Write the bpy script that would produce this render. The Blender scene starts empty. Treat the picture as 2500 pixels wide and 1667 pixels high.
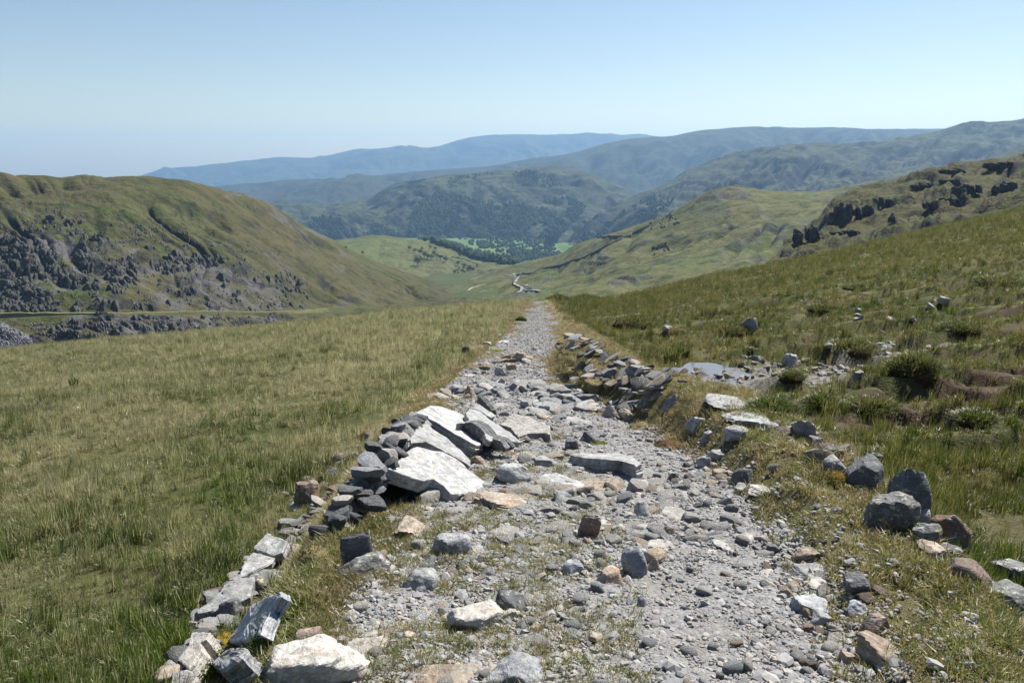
import bpy, bmesh, math, random
import numpy as np
from mathutils import Vector, Matrix
from mathutils.bvhtree import BVHTree
random.seed(7)
RNG = np.random.default_rng(7)
C = bpy.context.scene.collection
SC = bpy.context.scene

# ------------------------------------------------------------------ camera, sky, sun, exposure
PITCH = math.radians(13.34)
EYE = Vector((0.0, 0.0, 1.7))
cam = bpy.data.cameras.new('camera')
cam.sensor_width = 23.7; cam.lens = 18.0
cam.clip_start = 0.05; cam.clip_end = 60000
camo = bpy.data.objects.new('camera', cam); C.objects.link(camo)
camo.location = EYE
camo.rotation_euler = (math.pi/2 - PITCH, 0, 0)
SC.camera = camo

SUN_EL = math.radians(50); SUN_AZ = math.radians(42)      # azimuth clockwise from the view direction (+Y)
w = bpy.data.worlds.new('World'); SC.world = w; w.use_nodes = True
wn = w.node_tree.nodes; wl = w.node_tree.links
wn.clear()
sky = wn.new('ShaderNodeTexSky'); sky.sky_type = 'NISHITA'; sky.sun_disc = False
sky.sun_elevation = SUN_EL; sky.sun_rotation = SUN_AZ
sky.altitude = 600; sky.air_density = 1.0; sky.dust_density = 0.5; sky.ozone_density = 0.0
bg = wn.new('ShaderNodeBackground'); bg.inputs[1].default_value = 0.058
wo = wn.new('ShaderNodeOutputWorld')
wl.new(sky.outputs[0], bg.inputs[0]); wl.new(bg.outputs[0], wo.inputs[0])

sl = bpy.data.lights.new('sun', 'SUN'); sl.energy = 5.0; sl.angle = math.radians(0.53); sl.color = (1.0, 0.95, 0.86)
so = bpy.data.objects.new('sun', sl); C.objects.link(so)
sdir = Vector((math.sin(SUN_AZ)*math.cos(SUN_EL), math.cos(SUN_AZ)*math.cos(SUN_EL), math.sin(SUN_EL)))
so.rotation_euler = sdir.to_track_quat('Z', 'Y').to_euler(); so.location = (0, 0, 50)

vs = SC.view_settings
vs.view_transform = 'Standard'; vs.look = 'None'; vs.gamma = 1.0; vs.use_curve_mapping = False
vs.exposure = 0.95
SC.render.engine = 'CYCLES'
cy = SC.cycles
cy.max_bounces = 5; cy.diffuse_bounces = 2; cy.glossy_bounces = 2; cy.transmission_bounces = 3; cy.volume_bounces = 0
cy.use_denoising = True
cy.caustics_reflective = False; cy.caustics_refractive = False

# ------------------------------------------------------------------ small helpers
F = 1900.0
CP, SP = math.cos(PITCH), math.sin(PITCH)
def ray(px, py):
    """direction of a photograph pixel (2500 x 1667)"""
    a = (px-1250.0)/F; b = (833.5-py)/F
    return np.array([a, CP + b*SP, -SP + b*CP])
def at(px, py, d):
    """the place seen at that pixel, d metres ahead"""
    r = ray(px, py); return np.array([0, 0, EYE.z]) + r*(d/r[1])

def tag(o, label=None, cat=None, group=None, kind=None):
    if label: o['label'] = label
    if cat: o['category'] = cat
    if group: o['group'] = group
    if kind: o['kind'] = kind
    return o
def mesh_obj(name, v, f, m=None, parent=None, smooth=True, me=None):
    if me is None:
        me = bpy.data.meshes.new(name)
        me.from_pydata(v.tolist() if hasattr(v, 'tolist') else v, [], f.tolist() if hasattr(f, 'tolist') else f)
        if smooth: me.polygons.foreach_set('use_smooth', np.ones(len(me.polygons), bool))
        if m: me.materials.append(m)
        me.update()
    o = bpy.data.objects.new(name, me); C.objects.link(o)
    if parent: o.parent = parent
    return o
def empty(name, loc, rz=0):
    o = bpy.data.objects.new(name, None); C.objects.link(o); o.location = loc; o.rotation_euler = (0, 0, rz)
    o.empty_display_size = 0.2
    return o
def grid_faces(nr, nc):
    i = np.arange(nr*nc).reshape(nr, nc)
    return np.stack([i[:-1, :-1], i[:-1, 1:], i[1:, 1:], i[1:, :-1]], -1).reshape(-1, 4)

_P = np.random.default_rng(3).permutation(512).astype(np.int64)
_G = np.random.default_rng(4).normal(size=(512, 3)); _G /= np.linalg.norm(_G, axis=1)[:, None]
def pn(x, y, z=0.0):
    """gradient noise, about -1..1"""
    x, y, z = np.broadcast_arrays(np.asarray(x, float), np.asarray(y, float), np.asarray(z, float))
    xi, yi, zi = np.floor(x).astype(np.int64), np.floor(y).astype(np.int64), np.floor(z).astype(np.int64)
    fx, fy, fz = x-xi, y-yi, z-zi
    s = lambda t: t*t*t*(t*(t*6-15)+10)
    u, v, ww = s(fx), s(fy), s(fz)
    def g(a, b, c):
        h = _P[(_P[(_P[(xi+a) & 511] + yi+b) & 511] + zi+c) & 511]
        q = _G[h]; return q[..., 0]*(fx-a) + q[..., 1]*(fy-b) + q[..., 2]*(fz-c)
    l = lambda a, b, t: a + (b-a)*t
    return 1.5*l(l(l(g(0,0,0), g(1,0,0), u), l(g(0,1,0), g(1,1,0), u), v), l(l(g(0,0,1), g(1,0,1), u), l(g(0,1,1), g(1,1,1), u), v), ww)
def fbm(x, y, z=0.0, o=4, g=0.5):
    r = 0; a = 1.0; k = 1.0
    for i in range(o):
        r = r + a*pn(x*k + 17.3*i, y*k - 9.1*i, np.asarray(z)*k + 3.7*i); a *= g; k *= 2.03
    return r
def sst(a, b, x):
    t = np.clip((x-a)/(b-a), 0, 1); return t*t*(3-2*t)

# ------------------------------------------------------------------ materials
class MT:
    def __init__(s, name):
        s.m = bpy.data.materials.new(name); s.m.use_nodes = True
        s.t = s.m.node_tree; s.t.nodes.clear()
        s.out = s.n('ShaderNodeOutputMaterial')
    def n(s, t, **k):
        x = s.t.nodes.new(t)
        for a, b in k.items(): setattr(x, a, b)
        return x
    def l(s, a, b): s.t.links.new(a, b)
    def put(s, sock, v):
        if hasattr(v, 'is_linked') or isinstance(v, bpy.types.NodeSocket): s.l(v, sock)
        elif isinstance(v, (tuple, list)) and len(v) == 3 and sock.type == 'RGBA': sock.default_value = (*v, 1)
        else: sock.default_value = v
    def pos(s): return s.n('ShaderNodeNewGeometry').outputs['Position']
    def nz(s):
        x = s.n('ShaderNodeSeparateXYZ'); s.l(s.n('ShaderNodeNewGeometry').outputs['Normal'], x.inputs[0]); return x.outputs[2]
    def obj(s): return s.n('ShaderNodeTexCoord').outputs['Object']
    def rnd(s): return s.n('ShaderNodeObjectInfo').outputs['Random']
    def attr(s, name, typ='GEOMETRY', out='Fac'):
        x = s.n('ShaderNodeAttribute'); x.attribute_name = name; x.attribute_type = typ; return x.outputs[out]
    def vscale(s, v, sc):
        x = s.n('ShaderNodeVectorMath', operation='MULTIPLY'); s.l(v, x.inputs[0]); x.inputs[1].default_value = sc; return x.outputs[0]
    def vadd(s, v, val):
        x = s.n('ShaderNodeVectorMath', operation='ADD'); s.l(v, x.inputs[0]); s.put(x.inputs[1], val); return x.outputs[0]
    def noise(s, v, sc, det=4, rough=0.55, dist=0.0, out=0):
        x = s.n('ShaderNodeTexNoise'); s.l(v, x.inputs['Vector'])
        x.inputs['Scale'].default_value = sc; x.inputs['Detail'].default_value = det
        x.inputs['Roughness'].default_value = rough; x.inputs['Distortion'].default_value = dist
        return x.outputs[out]
    def vor(s, v, sc, out='Distance', feat='F1'):
        x = s.n('ShaderNodeTexVoronoi', feature=feat); s.l(v, x.inputs['Vector']); x.inputs['Scale'].default_value = sc
        return x.outputs[out]
    def ramp(s, f, *st):
        x = s.n('ShaderNodeValToRGB'); s.l(f, x.inputs[0]); e = x.color_ramp.elements
        while len(e) < len(st): e.new(0.5)
        for q, (p, c) in zip(e, st):
            q.position = p; q.color = (c, c, c, 1) if not isinstance(c, tuple) else (*c, 1)
        return x.outputs[0]
    def mix(s, f, a, b, mode='MIX'):
        x = s.n('ShaderNodeMix', data_type='RGBA', blend_type=mode)
        s.put(x.inputs[0], f); s.put(x.inputs[6], a); s.put(x.inputs[7], b); return x.outputs[2]
    def math(s, op, a, b=0.0, c=None):
        x = s.n('ShaderNodeMath', operation=op); s.put(x.inputs[0], a); s.put(x.inputs[1], b)
        if c is not None: s.put(x.inputs[2], c)
        return x.outputs[0]
    def hsv(s, col, h=0.5, sat=1.0, val=1.0):
        x = s.n('ShaderNodeHueSaturation'); s.put(x.inputs['Hue'], h); s.put(x.inputs['Saturation'], sat); s.put(x.inputs['Value'], val)
        s.put(x.inputs['Color'], col); return x.outputs[0]
    def bump(s, h, st=0.5, dist=0.02, norm=None):
        x = s.n('ShaderNodeBump'); s.put(x.inputs['Height'], h); x.inputs['Strength'].default_value = st; x.inputs['Distance'].default_value = dist
        if norm is not None: s.l(norm, x.inputs['Normal'])
        return x.outputs[0]
    def pbr(s, col, rough=0.9, norm=None, spec=0.3, **k):
        b = s.n('ShaderNodeBsdfPrincipled'); s.put(b.inputs['Base Color'], col); s.put(b.inputs['Roughness'], rough)
        b.inputs['Specular IOR Level'].default_value = spec
        for a, v in k.items(): s.put(b.inputs[a.replace('_', ' ')], v)
        if norm is not None: s.l(norm, b.inputs['Normal'])
        s.l(b.outputs[0], s.out.inputs[0]); return s.m
def plain(name, col, rough=0.7, spec=0.3, **k):
    t = MT(name); v = t.noise(t.obj(), 9, 3)
    return t.pbr(t.mix(t.ramp(v, (.3, 0.0), (.75, 1.0)), tuple(c*.8 for c in col), col), rough, None, spec, **k)
# ------------------------------------------------------------------ near ground: moor, embankment, path
SL = 0.168
def on_plane(px, py, off=0.0):
    r = ray(px, py); t = (EYE.z - off)/(-r[2] - SL*r[1]); return np.array([0, 0, EYE.z]) + r*t
def line(pts, off=0.0):
    q = np.array([on_plane(a, b, off)[:2] for a, b in pts]); q = q[np.argsort(q[:, 1])]
    y = np.concatenate([[-30], q[:, 1], [140, 2000]])
    sl = 0.03
    x = np.concatenate([[q[0, 0]], q[:, 0], [q[-1, 0] + sl*(140-q[-1, 1])], [q[-1, 0] + sl*(2000-q[-1, 1])]])
    return lambda t: np.interp(t, y, x)
XL = line([(800,1667),(870,1500),(940,1330),(990,1230),(1020,1120),(1050,1020),(1075,957),(1120,915),(1165,880),(1200,850),(1230,825),(1250,800),(1268,770),(1285,748)])
XLo = line([(420,1667),(500,1540),(590,1400),(665,1300),(745,1210),(835,1120),(905,1050),(985,1000),(1040,960),(1090,905),(1140,860),(1180,815),(1225,775),(1262,748)], -0.35)
XR = line([(2060,1667),(2000,1500),(1940,1400),(1850,1250),(1780,1180),(1690,1120),(1590,1060),(1500,1015),(1430,980),(1380,950),(1340,920),(1332,890),(1350,860),(1372,820),(1368,790),(1355,765),(1345,748)])
XRo = line([(2700,1667),(2500,1480),(2350,1330),(2210,1200),(2060,1110),(1960,1060),(1830,990),(1665,960),(1600,920),(1540,880),(1480,840),(1440,815),(1395,780),(1375,755),(1362,746)])
def hL(y): return np.interp(y, [-30, 3, 6, 9, 13, 20, 40, 100], [.8, .8, .8, .65, .45, .3, .15, .05])
def hR(y): return np.interp(y, [-30, 4, 8, 14, 20, 40, 100], [.35, .35, .3, .35, .3, .15, .05])
def hB(y): return np.interp(y, [-30, 3, 5, 7, 9, 11, 12.5, 15, 18, 22, 28, 40, 100], [.05, .08, .14, .30, .46, .38, .42, .50, .45, .35, .3, .1, .03])
def brow(x):
    return 104 + 0.55*np.clip(x-2, 0, 400) + 0.15*np.clip(-x, 0, 200)
def P0(x, y):
    b = np.clip(y - brow(x), 0, None)
    return -SL*y - 0.0024*np.minimum(b, 90)**2 - np.clip(b-90, 0, None)*0.43
PUD = on_plane(1735, 935, -0.35); PUDX, PUDY = PUD[0], PUD[1]
STREAM = np.array([on_plane(a, b, -0.25)[:2] for a, b in [(1700,940),(1800,925),(1900,915),(2000,905),(2110,890),(2150,872)]])
PEAT = [np.array([on_plane(a, b, -0.2)[:2] for a, b in L]) for L in (
    [(1850,1010),(1950,1015),(2080,1015),(2200,1000)], [(2250,985),(2350,960),(2450,940),(2560,930)], [(2000,958),(2100,960)],
    [(1620,775),(1700,785),(1800,790),(1900,780)], [(2380,1010),(2520,1000)], [(2060,905),(2130,912),(2230,905),(2330,900)])]
def dist_poly(x, y, q):
    d = np.full(np.shape(x), 1e9)
    for a, b in zip(q[:-1], q[1:]):
        ab = b-a; t = np.clip(((x-a[0])*ab[0] + (y-a[1])*ab[1])/max(ab@ab, 1e-9), 0, 1)
        d = np.minimum(d, np.hypot(x-a[0]-t*ab[0], y-a[1]-t*ab[1]))
    return d
def G0(x, y):
    x = np.asarray(x, float); y = np.asarray(y, float)
    p = P0(x, y)
    xl, xlo, xr, xro = XL(y), XLo(y), XR(y), XRo(y)
    tl = np.clip((x-xlo)/np.maximum(xl-xlo, .15), 0, 1)            # 0 field .. 1 path
    el = -hL(y)*(1 - sst(0.0, 0.62, tl))
    left = 0.100*np.minimum(x-xlo, 0)
    tr = np.clip((x-xr)/np.maximum(xro-xr, .15), 0, 1.6)
    bank = hB(y)*(sst(0.0, .3, tr) - sst(.62, 1.15, tr)) - hR(y)*sst(.7, 1.35, tr)
    t = np.maximum(x-xro, 0)
    right = 0.028*t + 0.175*(np.sqrt((np.maximum(t-7, 0))**2 + 9) - 3) + 0.0002*np.maximum(t-40, 0)**2
    z = p + el + left + bank + right
    off = np.clip(np.maximum(xlo-x, x-xro)/2.0, 0, 1)              # 0 on the embankment, 1 out on the moor
    off2 = np.clip(np.maximum(xlo-x, x-xro)/25.0, 0, 1)
    z = z + off*(0.07*fbm(x*1.7, y*1.7, 1, 3) + 0.13*pn(x*.42, y*.42, 2.2)) + off2*0.7*fbm(x/26, y/26, 5.5, 2)
    inside = 1-off
    z = z + inside*(0.035*fbm(x*1.3, y*1.3, 8, 3))
    edge = np.clip(tr*3, 0, 1)*np.clip((1.3-tr)*3, 0, 1)
    z = z + edge*(0.07*fbm(x*2.6, y*2.2, 11, 3))
    # hags on the right of the path
    rr = np.clip((x-xro-1.2)/2.0, 0, 1)*np.clip((75-y)/30, 0, 1)
    hag = fbm(x*.33+3, y*.55, 21, 2)
    z = z + rr*(0.42*sst(.02, .12, hag) - .16)
    for q in PEAT:
        d = dist_poly(x, y, q) + .35*fbm(x*1.1, y*1.1, 14, 2); z = z - rr*0.20*(1-sst(.25, .8, d))
    ds = dist_poly(x, y, STREAM) + .5*fbm(x*.8, y*.8, 15, 2)
    z = z - rr*0.18*(1-sst(.5, 1.6, ds))
    return z
PZ = float(G0(PUDX, PUDY))+0.0
def G(x, y):
    z = G0(x, y)
    d = np.hypot((np.asarray(x)-PUDX)/1.0, (np.asarray(y)-PUDY)/1.5)
    k = 1-sst(.5, 1.25, d)
    tgt = PZ - 0.010 + 0.17*fbm(np.asarray(x)*3.1, np.asarray(y)*2.1, 33, 4)
    return z*(1-k) + tgt*k
def hit(px, py, h=0.0, far=400.0):
    """where that pixel's ray meets the near ground raised by h"""
    r = ray(px, py); r = r/np.hypot(r[0], r[1])
    t = np.geomspace(1.2, far, 900)
    q = r[2]*t + EYE.z - (G(r[0]*t, r[1]*t) + h)
    i = np.nonzero(q < 0)[0]
    if len(i) == 0 or i[0] == 0: tt = t[0] if len(i) else far
    else:
        a, b = t[i[0]-1], t[i[0]]
        for _ in range(18):
            m = .5*(a+b)
            if r[2]*m + EYE.z - (float(G(r[0]*m, r[1]*m)) + h) < 0: b = m
            else: a = m
        tt = b
    return np.array([r[0]*tt, r[1]*tt, EYE.z + r[2]*tt])

def moor_material():
    t = MT('moor_turf'); p = t.pos()
    n1 = t.noise(p, .35, 4, .6); n2 = t.noise(p, 2.6, 5, .65); n3 = t.noise(p, 24, 3, .6)
    c = t.mix(t.ramp(n1, (.40, 0.0), (.62, 1.0)), (0.061, 0.072, 0.024), (0.144, 0.126, 0.065))
    c = t.mix(t.ramp(n2, (.42, 0.0), (.66, .8)), c, (0.040, 0.054, 0.016))
    peat = t.mix(n2, (0.040, 0.026, 0.017), (0.115, 0.079, 0.061))
    c = t.mix(t.attr('peat'), c, peat)
    st = t.mix(t.ramp(t.vor(p, 14, 'Color'), (.1, 0.0), (.9, 1.0)), (0.094, 0.086, 0.079), (0.302, 0.288, 0.266))
    c = t.mix(t.attr('wash'), c, st)
    dry = t.mix(n2, (0.173, 0.133, 0.072), (0.108, 0.094, 0.043))
    c = t.mix(t.attr('verge'), c, dry)
    c = t.mix(t.ramp(n3, (.3, .35), (.7, 0.0)), c, (0.014, 0.014, 0.007))
    h = t.math('ADD', t.math('MULTIPLY', n2, .6), t.math('MULTIPLY', n3, .4))
    return t.pbr(c, .95, t.bump(h, .8, .09), .1)
def path_material():
    t = MT('path_gravel'); p = t.pos()
    v1 = t.n('ShaderNodeTexVoronoi'); t.l(p, v1.inputs['Vector']); v1.inputs['Scale'].default_value = 42
    v2 = t.n('ShaderNodeTexVoronoi'); t.l(p, v2.inputs['Vector']); v2.inputs['Scale'].default_value = 85
    g = t.ramp(v1.outputs['Color'], (.1, (0.144, 0.148, 0.155)), (.55, (0.230, 0.232, 0.238)), (.9, (0.310, 0.302, 0.288)))
    g2 = t.ramp(v2.outputs['Color'], (.1, (0.122, 0.126, 0.133)), (.9, (0.266, 0.259, 0.252)))
    c = t.mix(.45, g, g2)
    n = t.noise(p, 1.3, 4, .6)
    c = t.mix(t.ramp(n, (.5, 0.0), (.72, .6)), c, (0.144, 0.119, 0.086))
    c = t.mix(t.ramp(v1.outputs['Distance'], (.35, 0.0), (.75, .35)), c, (0.086, 0.086, 0.086))
    h = t.math('ADD', t.math('MULTIPLY', v1.outputs['Distance'], -1.0), t.math('MULTIPLY', v2.outputs['Distance'], -.5))
    return t.pbr(c, .85, t.bump(h, .7, .012), .3)

def build_ground():
    ys = np.concatenate([np.linspace(-8, 1.5, 16), np.geomspace(1.7, 330, 440)])
    s = np.linspace(-1, 1, 470); s = np.sign(s)*(0.42*np.abs(s) + .58*np.abs(s)**2.6)
    Y = np.repeat(ys[:, None], len(s), 1); W = 9 + .92*np.maximum(ys, 0)
    X = s[None, :]*W[:, None] + .012*ys[:, None]
    Z = G(X, Y)
    xl, xr = XL(Y), XR(Y)
    m = np.clip(np.minimum(X-xl, xr-X)/.25, 0, 1)*(np.abs(Y) < 200)
    Z = Z - .05*m                                         # the path's own sheet lies on this
    v = np.stack([X, Y, Z], -1).reshape(-1, 3)
    o = mesh_obj('moor', v, grid_faces(*X.shape), moor_material())
    x, y = v[:, 0], v[:, 1]
    rr = np.clip((x-XRo(y)-.6)/1.0, 0, 1)
    ds = dist_poly(x, y, STREAM) + .9*fbm(x*.8, y*.8, 15, 3)
    wash = (1-sst(.45, 1.5, ds + .5*np.clip((y-20)/15, 0, 1) + .8*(fbm(x*1.3, y*.9, 44, 3)+.1)))*rr
    pe = np.zeros(len(x))
    for q in PEAT: pe = np.maximum(pe, 1-sst(.3, .9, dist_poly(x, y, q) + .8*fbm(x*1.1, y*1.1, 14, 3)))
    pe = np.maximum(pe*rr, .8*rr*sst(.25, .5, fbm(x*.3, y*.5, 31, 3))*np.clip((45-y)/20, 0, 1))
    pe = np.maximum(pe, .9*(1-sst(.9, 1.5, np.hypot((x-PUDX)/.9, (y-PUDY)/1.3))))
    d = np.maximum(XLo(y)-x, x-XRo(y)); ve = (1-sst(-.2, .6, d + .9*fbm(x*.9, y*.5, 9, 3)))*(.45 + .55*sst(-.2, .3, fbm(x*1.3, y*.8, 19, 3)))*(1-.6*np.clip((y-12)/25, 0, 1))
    for nm, a in (('wash', wash), ('peat', pe), ('verge', ve)):
        at_ = o.data.attributes.new(nm, 'FLOAT', 'POINT'); at_.data.foreach_set('value', a.astype(np.float32))
    tag(o, 'sloping moorland of rough grass and peat falling away on both sides of the path', kind='structure')
    # path sheet
    ys = np.geomspace(1.0, 190, 520); u = np.linspace(-.06, 1.06, 120)
    Y = np.repeat(ys[:, None], len(u), 1)
    wob = (.10 + .009*np.minimum(Y, 100))*fbm(Y*1.1/(1+Y/30), 0*Y + (u[None, :] > .5)*7.0, 3, 3)
    X = XL(Y) + (XR(Y)-XL(Y))*u[None, :] + wob*np.where(u[None, :] > .5, 1, -1)*np.abs(2*u[None, :]-1)**2
    e = np.minimum(u, 1-u)[None, :]
    Z = G(X, Y) + .012 - .05*(1-sst(-.06, .06, e)) + .012*fbm(X*6, Y*6, 2, 2)
    v = np.stack([X, Y, Z], -1).reshape(-1, 3)
    o2 = mesh_obj('path', v, grid_faces(*X.shape), path_material())
    tag(o2, 'pale grey gravel track running straight down the slope to the brow', kind='structure')
    # puddle
    n = 40; a = np.linspace(0, 2*math.pi, n, endpoint=False)
    rr_ = 1.05 + .45*pn(np.cos(a)*1.5, np.sin(a)*1.5, 4)
    ring = np.stack([PUDX + .95*rr_*np.cos(a), PUDY + 1.45*rr_*np.sin(a), np.full(n, PZ+.002)], -1)
    v = np.vstack([[[PUDX, PUDY, PZ+.002]], ring]); f = [(0, 1+i, 1+(i+1) % n) for i in range(n)]
    t = MT('puddle_water'); nn = t.noise(t.pos(), 9, 3)
    o3 = mesh_obj('puddle', v, f, t.pbr((.15, .15, .15), .05, t.bump(nn, .10, .01), .9))  # grey base colour stands in for part of the pale sky reflection
    tag(o3, 'shallow puddle reflecting the sky in the boggy hollow right of the path', kind='structure')
build_ground()
# ------------------------------------------------------------------ hills, lofted between lines on their slopes
def V2S(L): return [(a*1.0629, b*1.0629, d) for a, b, d in L]
def hill_material(name, grass, straw, rock, dark, rock_cut=(.62, .80), sc=1.0, lush=None, streak=None, heath=0.0):
    t = MT(name); p = t.pos()
    n0 = t.noise(p, .006*sc, 4, .6); n1 = t.noise(p, .03*sc, 5, .65); n2 = t.noise(p, .16*sc, 4, .65); n3 = t.noise(p, .7*sc, 3, .6)
    c = t.mix(t.ramp(n1, (.40, 0.0), (.62, 1.0)), grass, straw)
    if lush: c = t.mix(t.ramp(n0, (.48, 0.0), (.66, .9)), c, lush)
    c = t.mix(t.ramp(n2, (.50, 0.0), (.70, .75)), c, dark)
    if heath:
        hn = t.noise(t.vscale(p, (1, 1, 1.6)), .016*sc/.45, 6, .68, .4); c = t.mix(t.ramp(hn, (.47, 0.0), (.55, heath)), c, dark)
    if streak:
        mp = t.n('ShaderNodeMapping'); t.l(p, mp.inputs[0]); mp.inputs['Rotation'].default_value = (0, 0, math.radians(streak)); mp.inputs['Scale'].default_value = (.16, 1.0, .4)
        s1 = t.noise(mp.outputs[0], .11*sc, 5, .65); s2 = t.noise(mp.outputs[0], .5*sc, 4, .6)
        c = t.mix(t.ramp(s1, (.42, 0.0), (.60, .8)), c, straw); c = t.mix(t.ramp(s2, (.52, 0.0), (.66, .75)), c, dark)
        c = t.mix(t.ramp(s1, (.30, .6), (.42, 0.0)), c, dark)
    nzz = t.math('ADD', t.nz(), t.math('MULTIPLY', t.math('SUBTRACT', n2, .5), .22))
    rk = t.ramp(nzz, (rock_cut[0], 1.0), (rock_cut[1], 0.0))
    rk = t.math('MAXIMUM', rk, t.math('MULTIPLY', t.attr('rock'), t.ramp(n2, (.34, 0.0), (.52, 1.0))))
    rc = t.mix(t.ramp(n3, (.35, 0.0), (.65, 1.0)), rock, tuple(q*.5 for q in rock))
    c = t.mix(rk, c, rc)
    scf = t.math('MULTIPLY', t.attr('scree'), t.ramp(t.noise(t.vadd(p, (11, 3, 0)), .09*sc, 5, .7), (.40, 0.0), (.56, 1.0)))
    c = t.mix(scf, c, t.mix(t.ramp(n3, (.3, 0.0), (.7, 1.0)), (.135, .128, .14), (.07, .068, .075)))
    h = t.math('ADD', t.math('MULTIPLY', n2, 1.0), t.math('MULTIPLY', n3, .4))
    return t.pbr(c, .95, t.bump(h, .6, 3.0/sc), .1)
def resample(L, nu):
    L = np.array(sorted(L)); u = np.linspace(L[0, 0], L[-1, 0], nu)
    def sm(y):                                                     # softened polyline
        f = np.interp(u, L[:, 0], y); k = max(3, nu//70)
        g = np.pad(f, k, mode='reflect', reflect_type='odd'); return np.convolve(g, np.ones(2*k+1)/(2*k+1), 'valid')
    return np.array([at(a, b, d) for a, b, d in zip(u, sm(L[:, 1]), sm(L[:, 2]))])
HILLS = []
def hill(name, label, curves, mat, nu=300, nv=130, rough=1.0, gully=0.0, gu=26, crag=None, back=(1.06, -60), dens=None, scree=None, seed=0, crest_noise=.25, skew=0.0, lump=None, quiet=None):
    R = [resample(V2S(c), nu) for c in curves]
    top = R[-1]; bk = top.copy(); bk[:, :2] *= back[0]; bk[:, 2] += back[1]; R.append(bk)
    R = np.array(R); m = len(R)
    vv = np.linspace(0, m-1, nv) if dens is None else np.interp(np.linspace(0, 1, nv), np.linspace(0, 1, len(dens)), dens)
    i = np.clip(np.floor(vv).astype(int), 0, m-2); f = (vv-i)[:, None, None]
    p0, p1, p2, p3 = R[np.maximum(i-1, 0)], R[i], R[i+1], R[np.minimum(i+2, m-1)]
    t1, t2 = .35*(p2-p0), .35*(p3-p1)
    g = (2*f**3-3*f**2+1)*p1 + (f**3-2*f**2+f)*t1 + (-2*f**3+3*f**2)*p2 + (f**3-f**2)*t2
    U = np.repeat(np.linspace(0, 1, nu)[None], nv, 0); VV = np.repeat(vv[:, None], nu, 1)
    span = (m-1)
    x, y = g[..., 0], g[..., 1]
    scale = np.linalg.norm(top[-1]-top[0])
    env = np.where(VV > m-2, crest_noise + (1-crest_noise)*np.clip(VV-(m-2), 0, 1), np.clip((m-2-VV)*2.2, crest_noise, 1))
    L = scale/9
    dz = rough*env*(L*.085*fbm(x/L, y/L, seed, 3) + L*.03*fbm(x/L*5, y/L*5, seed+2, 3) + L*.008*fbm(x/L*21, y/L*21, seed+4, 2))
    if gully:
        wv = (U + skew*VV)*gu + .7*fbm(U*gu*.4, VV*1.1, seed+7, 2); q = 1-np.abs(pn(wv, VV*.6, seed+9))*2.2
        q2 = 1-np.abs(pn(wv*2.7, VV*1.0, seed+12))*2.2
        ms = sst(-.25, .4, fbm(x/L*1.3, y/L*1.3, seed+15, 2))
        dz = dz - gully*env*ms*(np.clip(q, 0, 1)**2 + .35*np.clip(q2, 0, 1)**2)
    if quiet: dz = dz*quiet(U, VV)
    z = g[..., 2] + dz
    if lump:
        for cell, amp, thr, sd in lump:
            q = fbm(x/cell + .5*pn(x/cell*2, y/cell*2, sd), y/cell*1.2, sd, 3); q3 = sst(thr, thr+.16, q)
            z = z + amp*env*q3*(.75 + .5*fbm(x/cell*4, y/cell*4, sd+3, 3)) 
    sc = np.zeros_like(z); rk = np.zeros_like(z)
    if crag:
        msk, amp, K, cell = crag(U, VV, x, y)
        tt = VV*K + 1.4*fbm(x/cell, y/cell, seed+20, 3) + U*3
        fr = tt-np.floor(tt)
        z = z + msk*amp*(sst(.0, .22, fr) - fr) + msk*amp*(.14*fbm(x/cell*6, y/cell*6, seed+22, 3) + .10*fbm(x/cell*17, y/cell*17, seed+23, 2))
        wv = np.clip(1-2.2*np.abs(pn(x/cell*2.6, y/cell*1.1, seed+28)), 0, 1); z = z - msk*amp*.08*wv
        rk = msk*np.clip(sst(.0, .05, fr)*(1-sst(.30, .5, fr)) + .8*wv, 0, 1)
    if scree: sc = scree(U, VV, x, y)
    v = np.stack([x, y, z], -1).reshape(-1, 3); fc = grid_faces(nv, nu)
    o = mesh_obj(name, v, fc, mat)
    a = o.data.attributes.new('scree', 'FLOAT', 'POINT'); a.data.foreach_set('value', np.clip(sc, 0, 1).ravel().astype(np.float32))
    a = o.data.attributes.new('rock', 'FLOAT', 'POINT'); a.data.foreach_set('value', np.clip(rk, 0, 1).ravel().astype(np.float32))
    tag(o, label, kind='structure')
    HILLS.append((o, BVHTree.FromPolygons(v.tolist(), fc.tolist())))
    return o, v.reshape(nv, nu, 3), U, VV
def seen(px, py, which=None):
    """first hill met by that pixel's ray"""
    r = Vector(ray(px, py)).normalized(); best = None
    for o, b in HILLS:
        if which and o.name not in which: continue
        h = b.ray_cast(EYE, r, 40000)
        if h[0] is not None and (best is None or h[3] < best[1]): best = (h[0], h[3], h[1], o.name)
    return best

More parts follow.
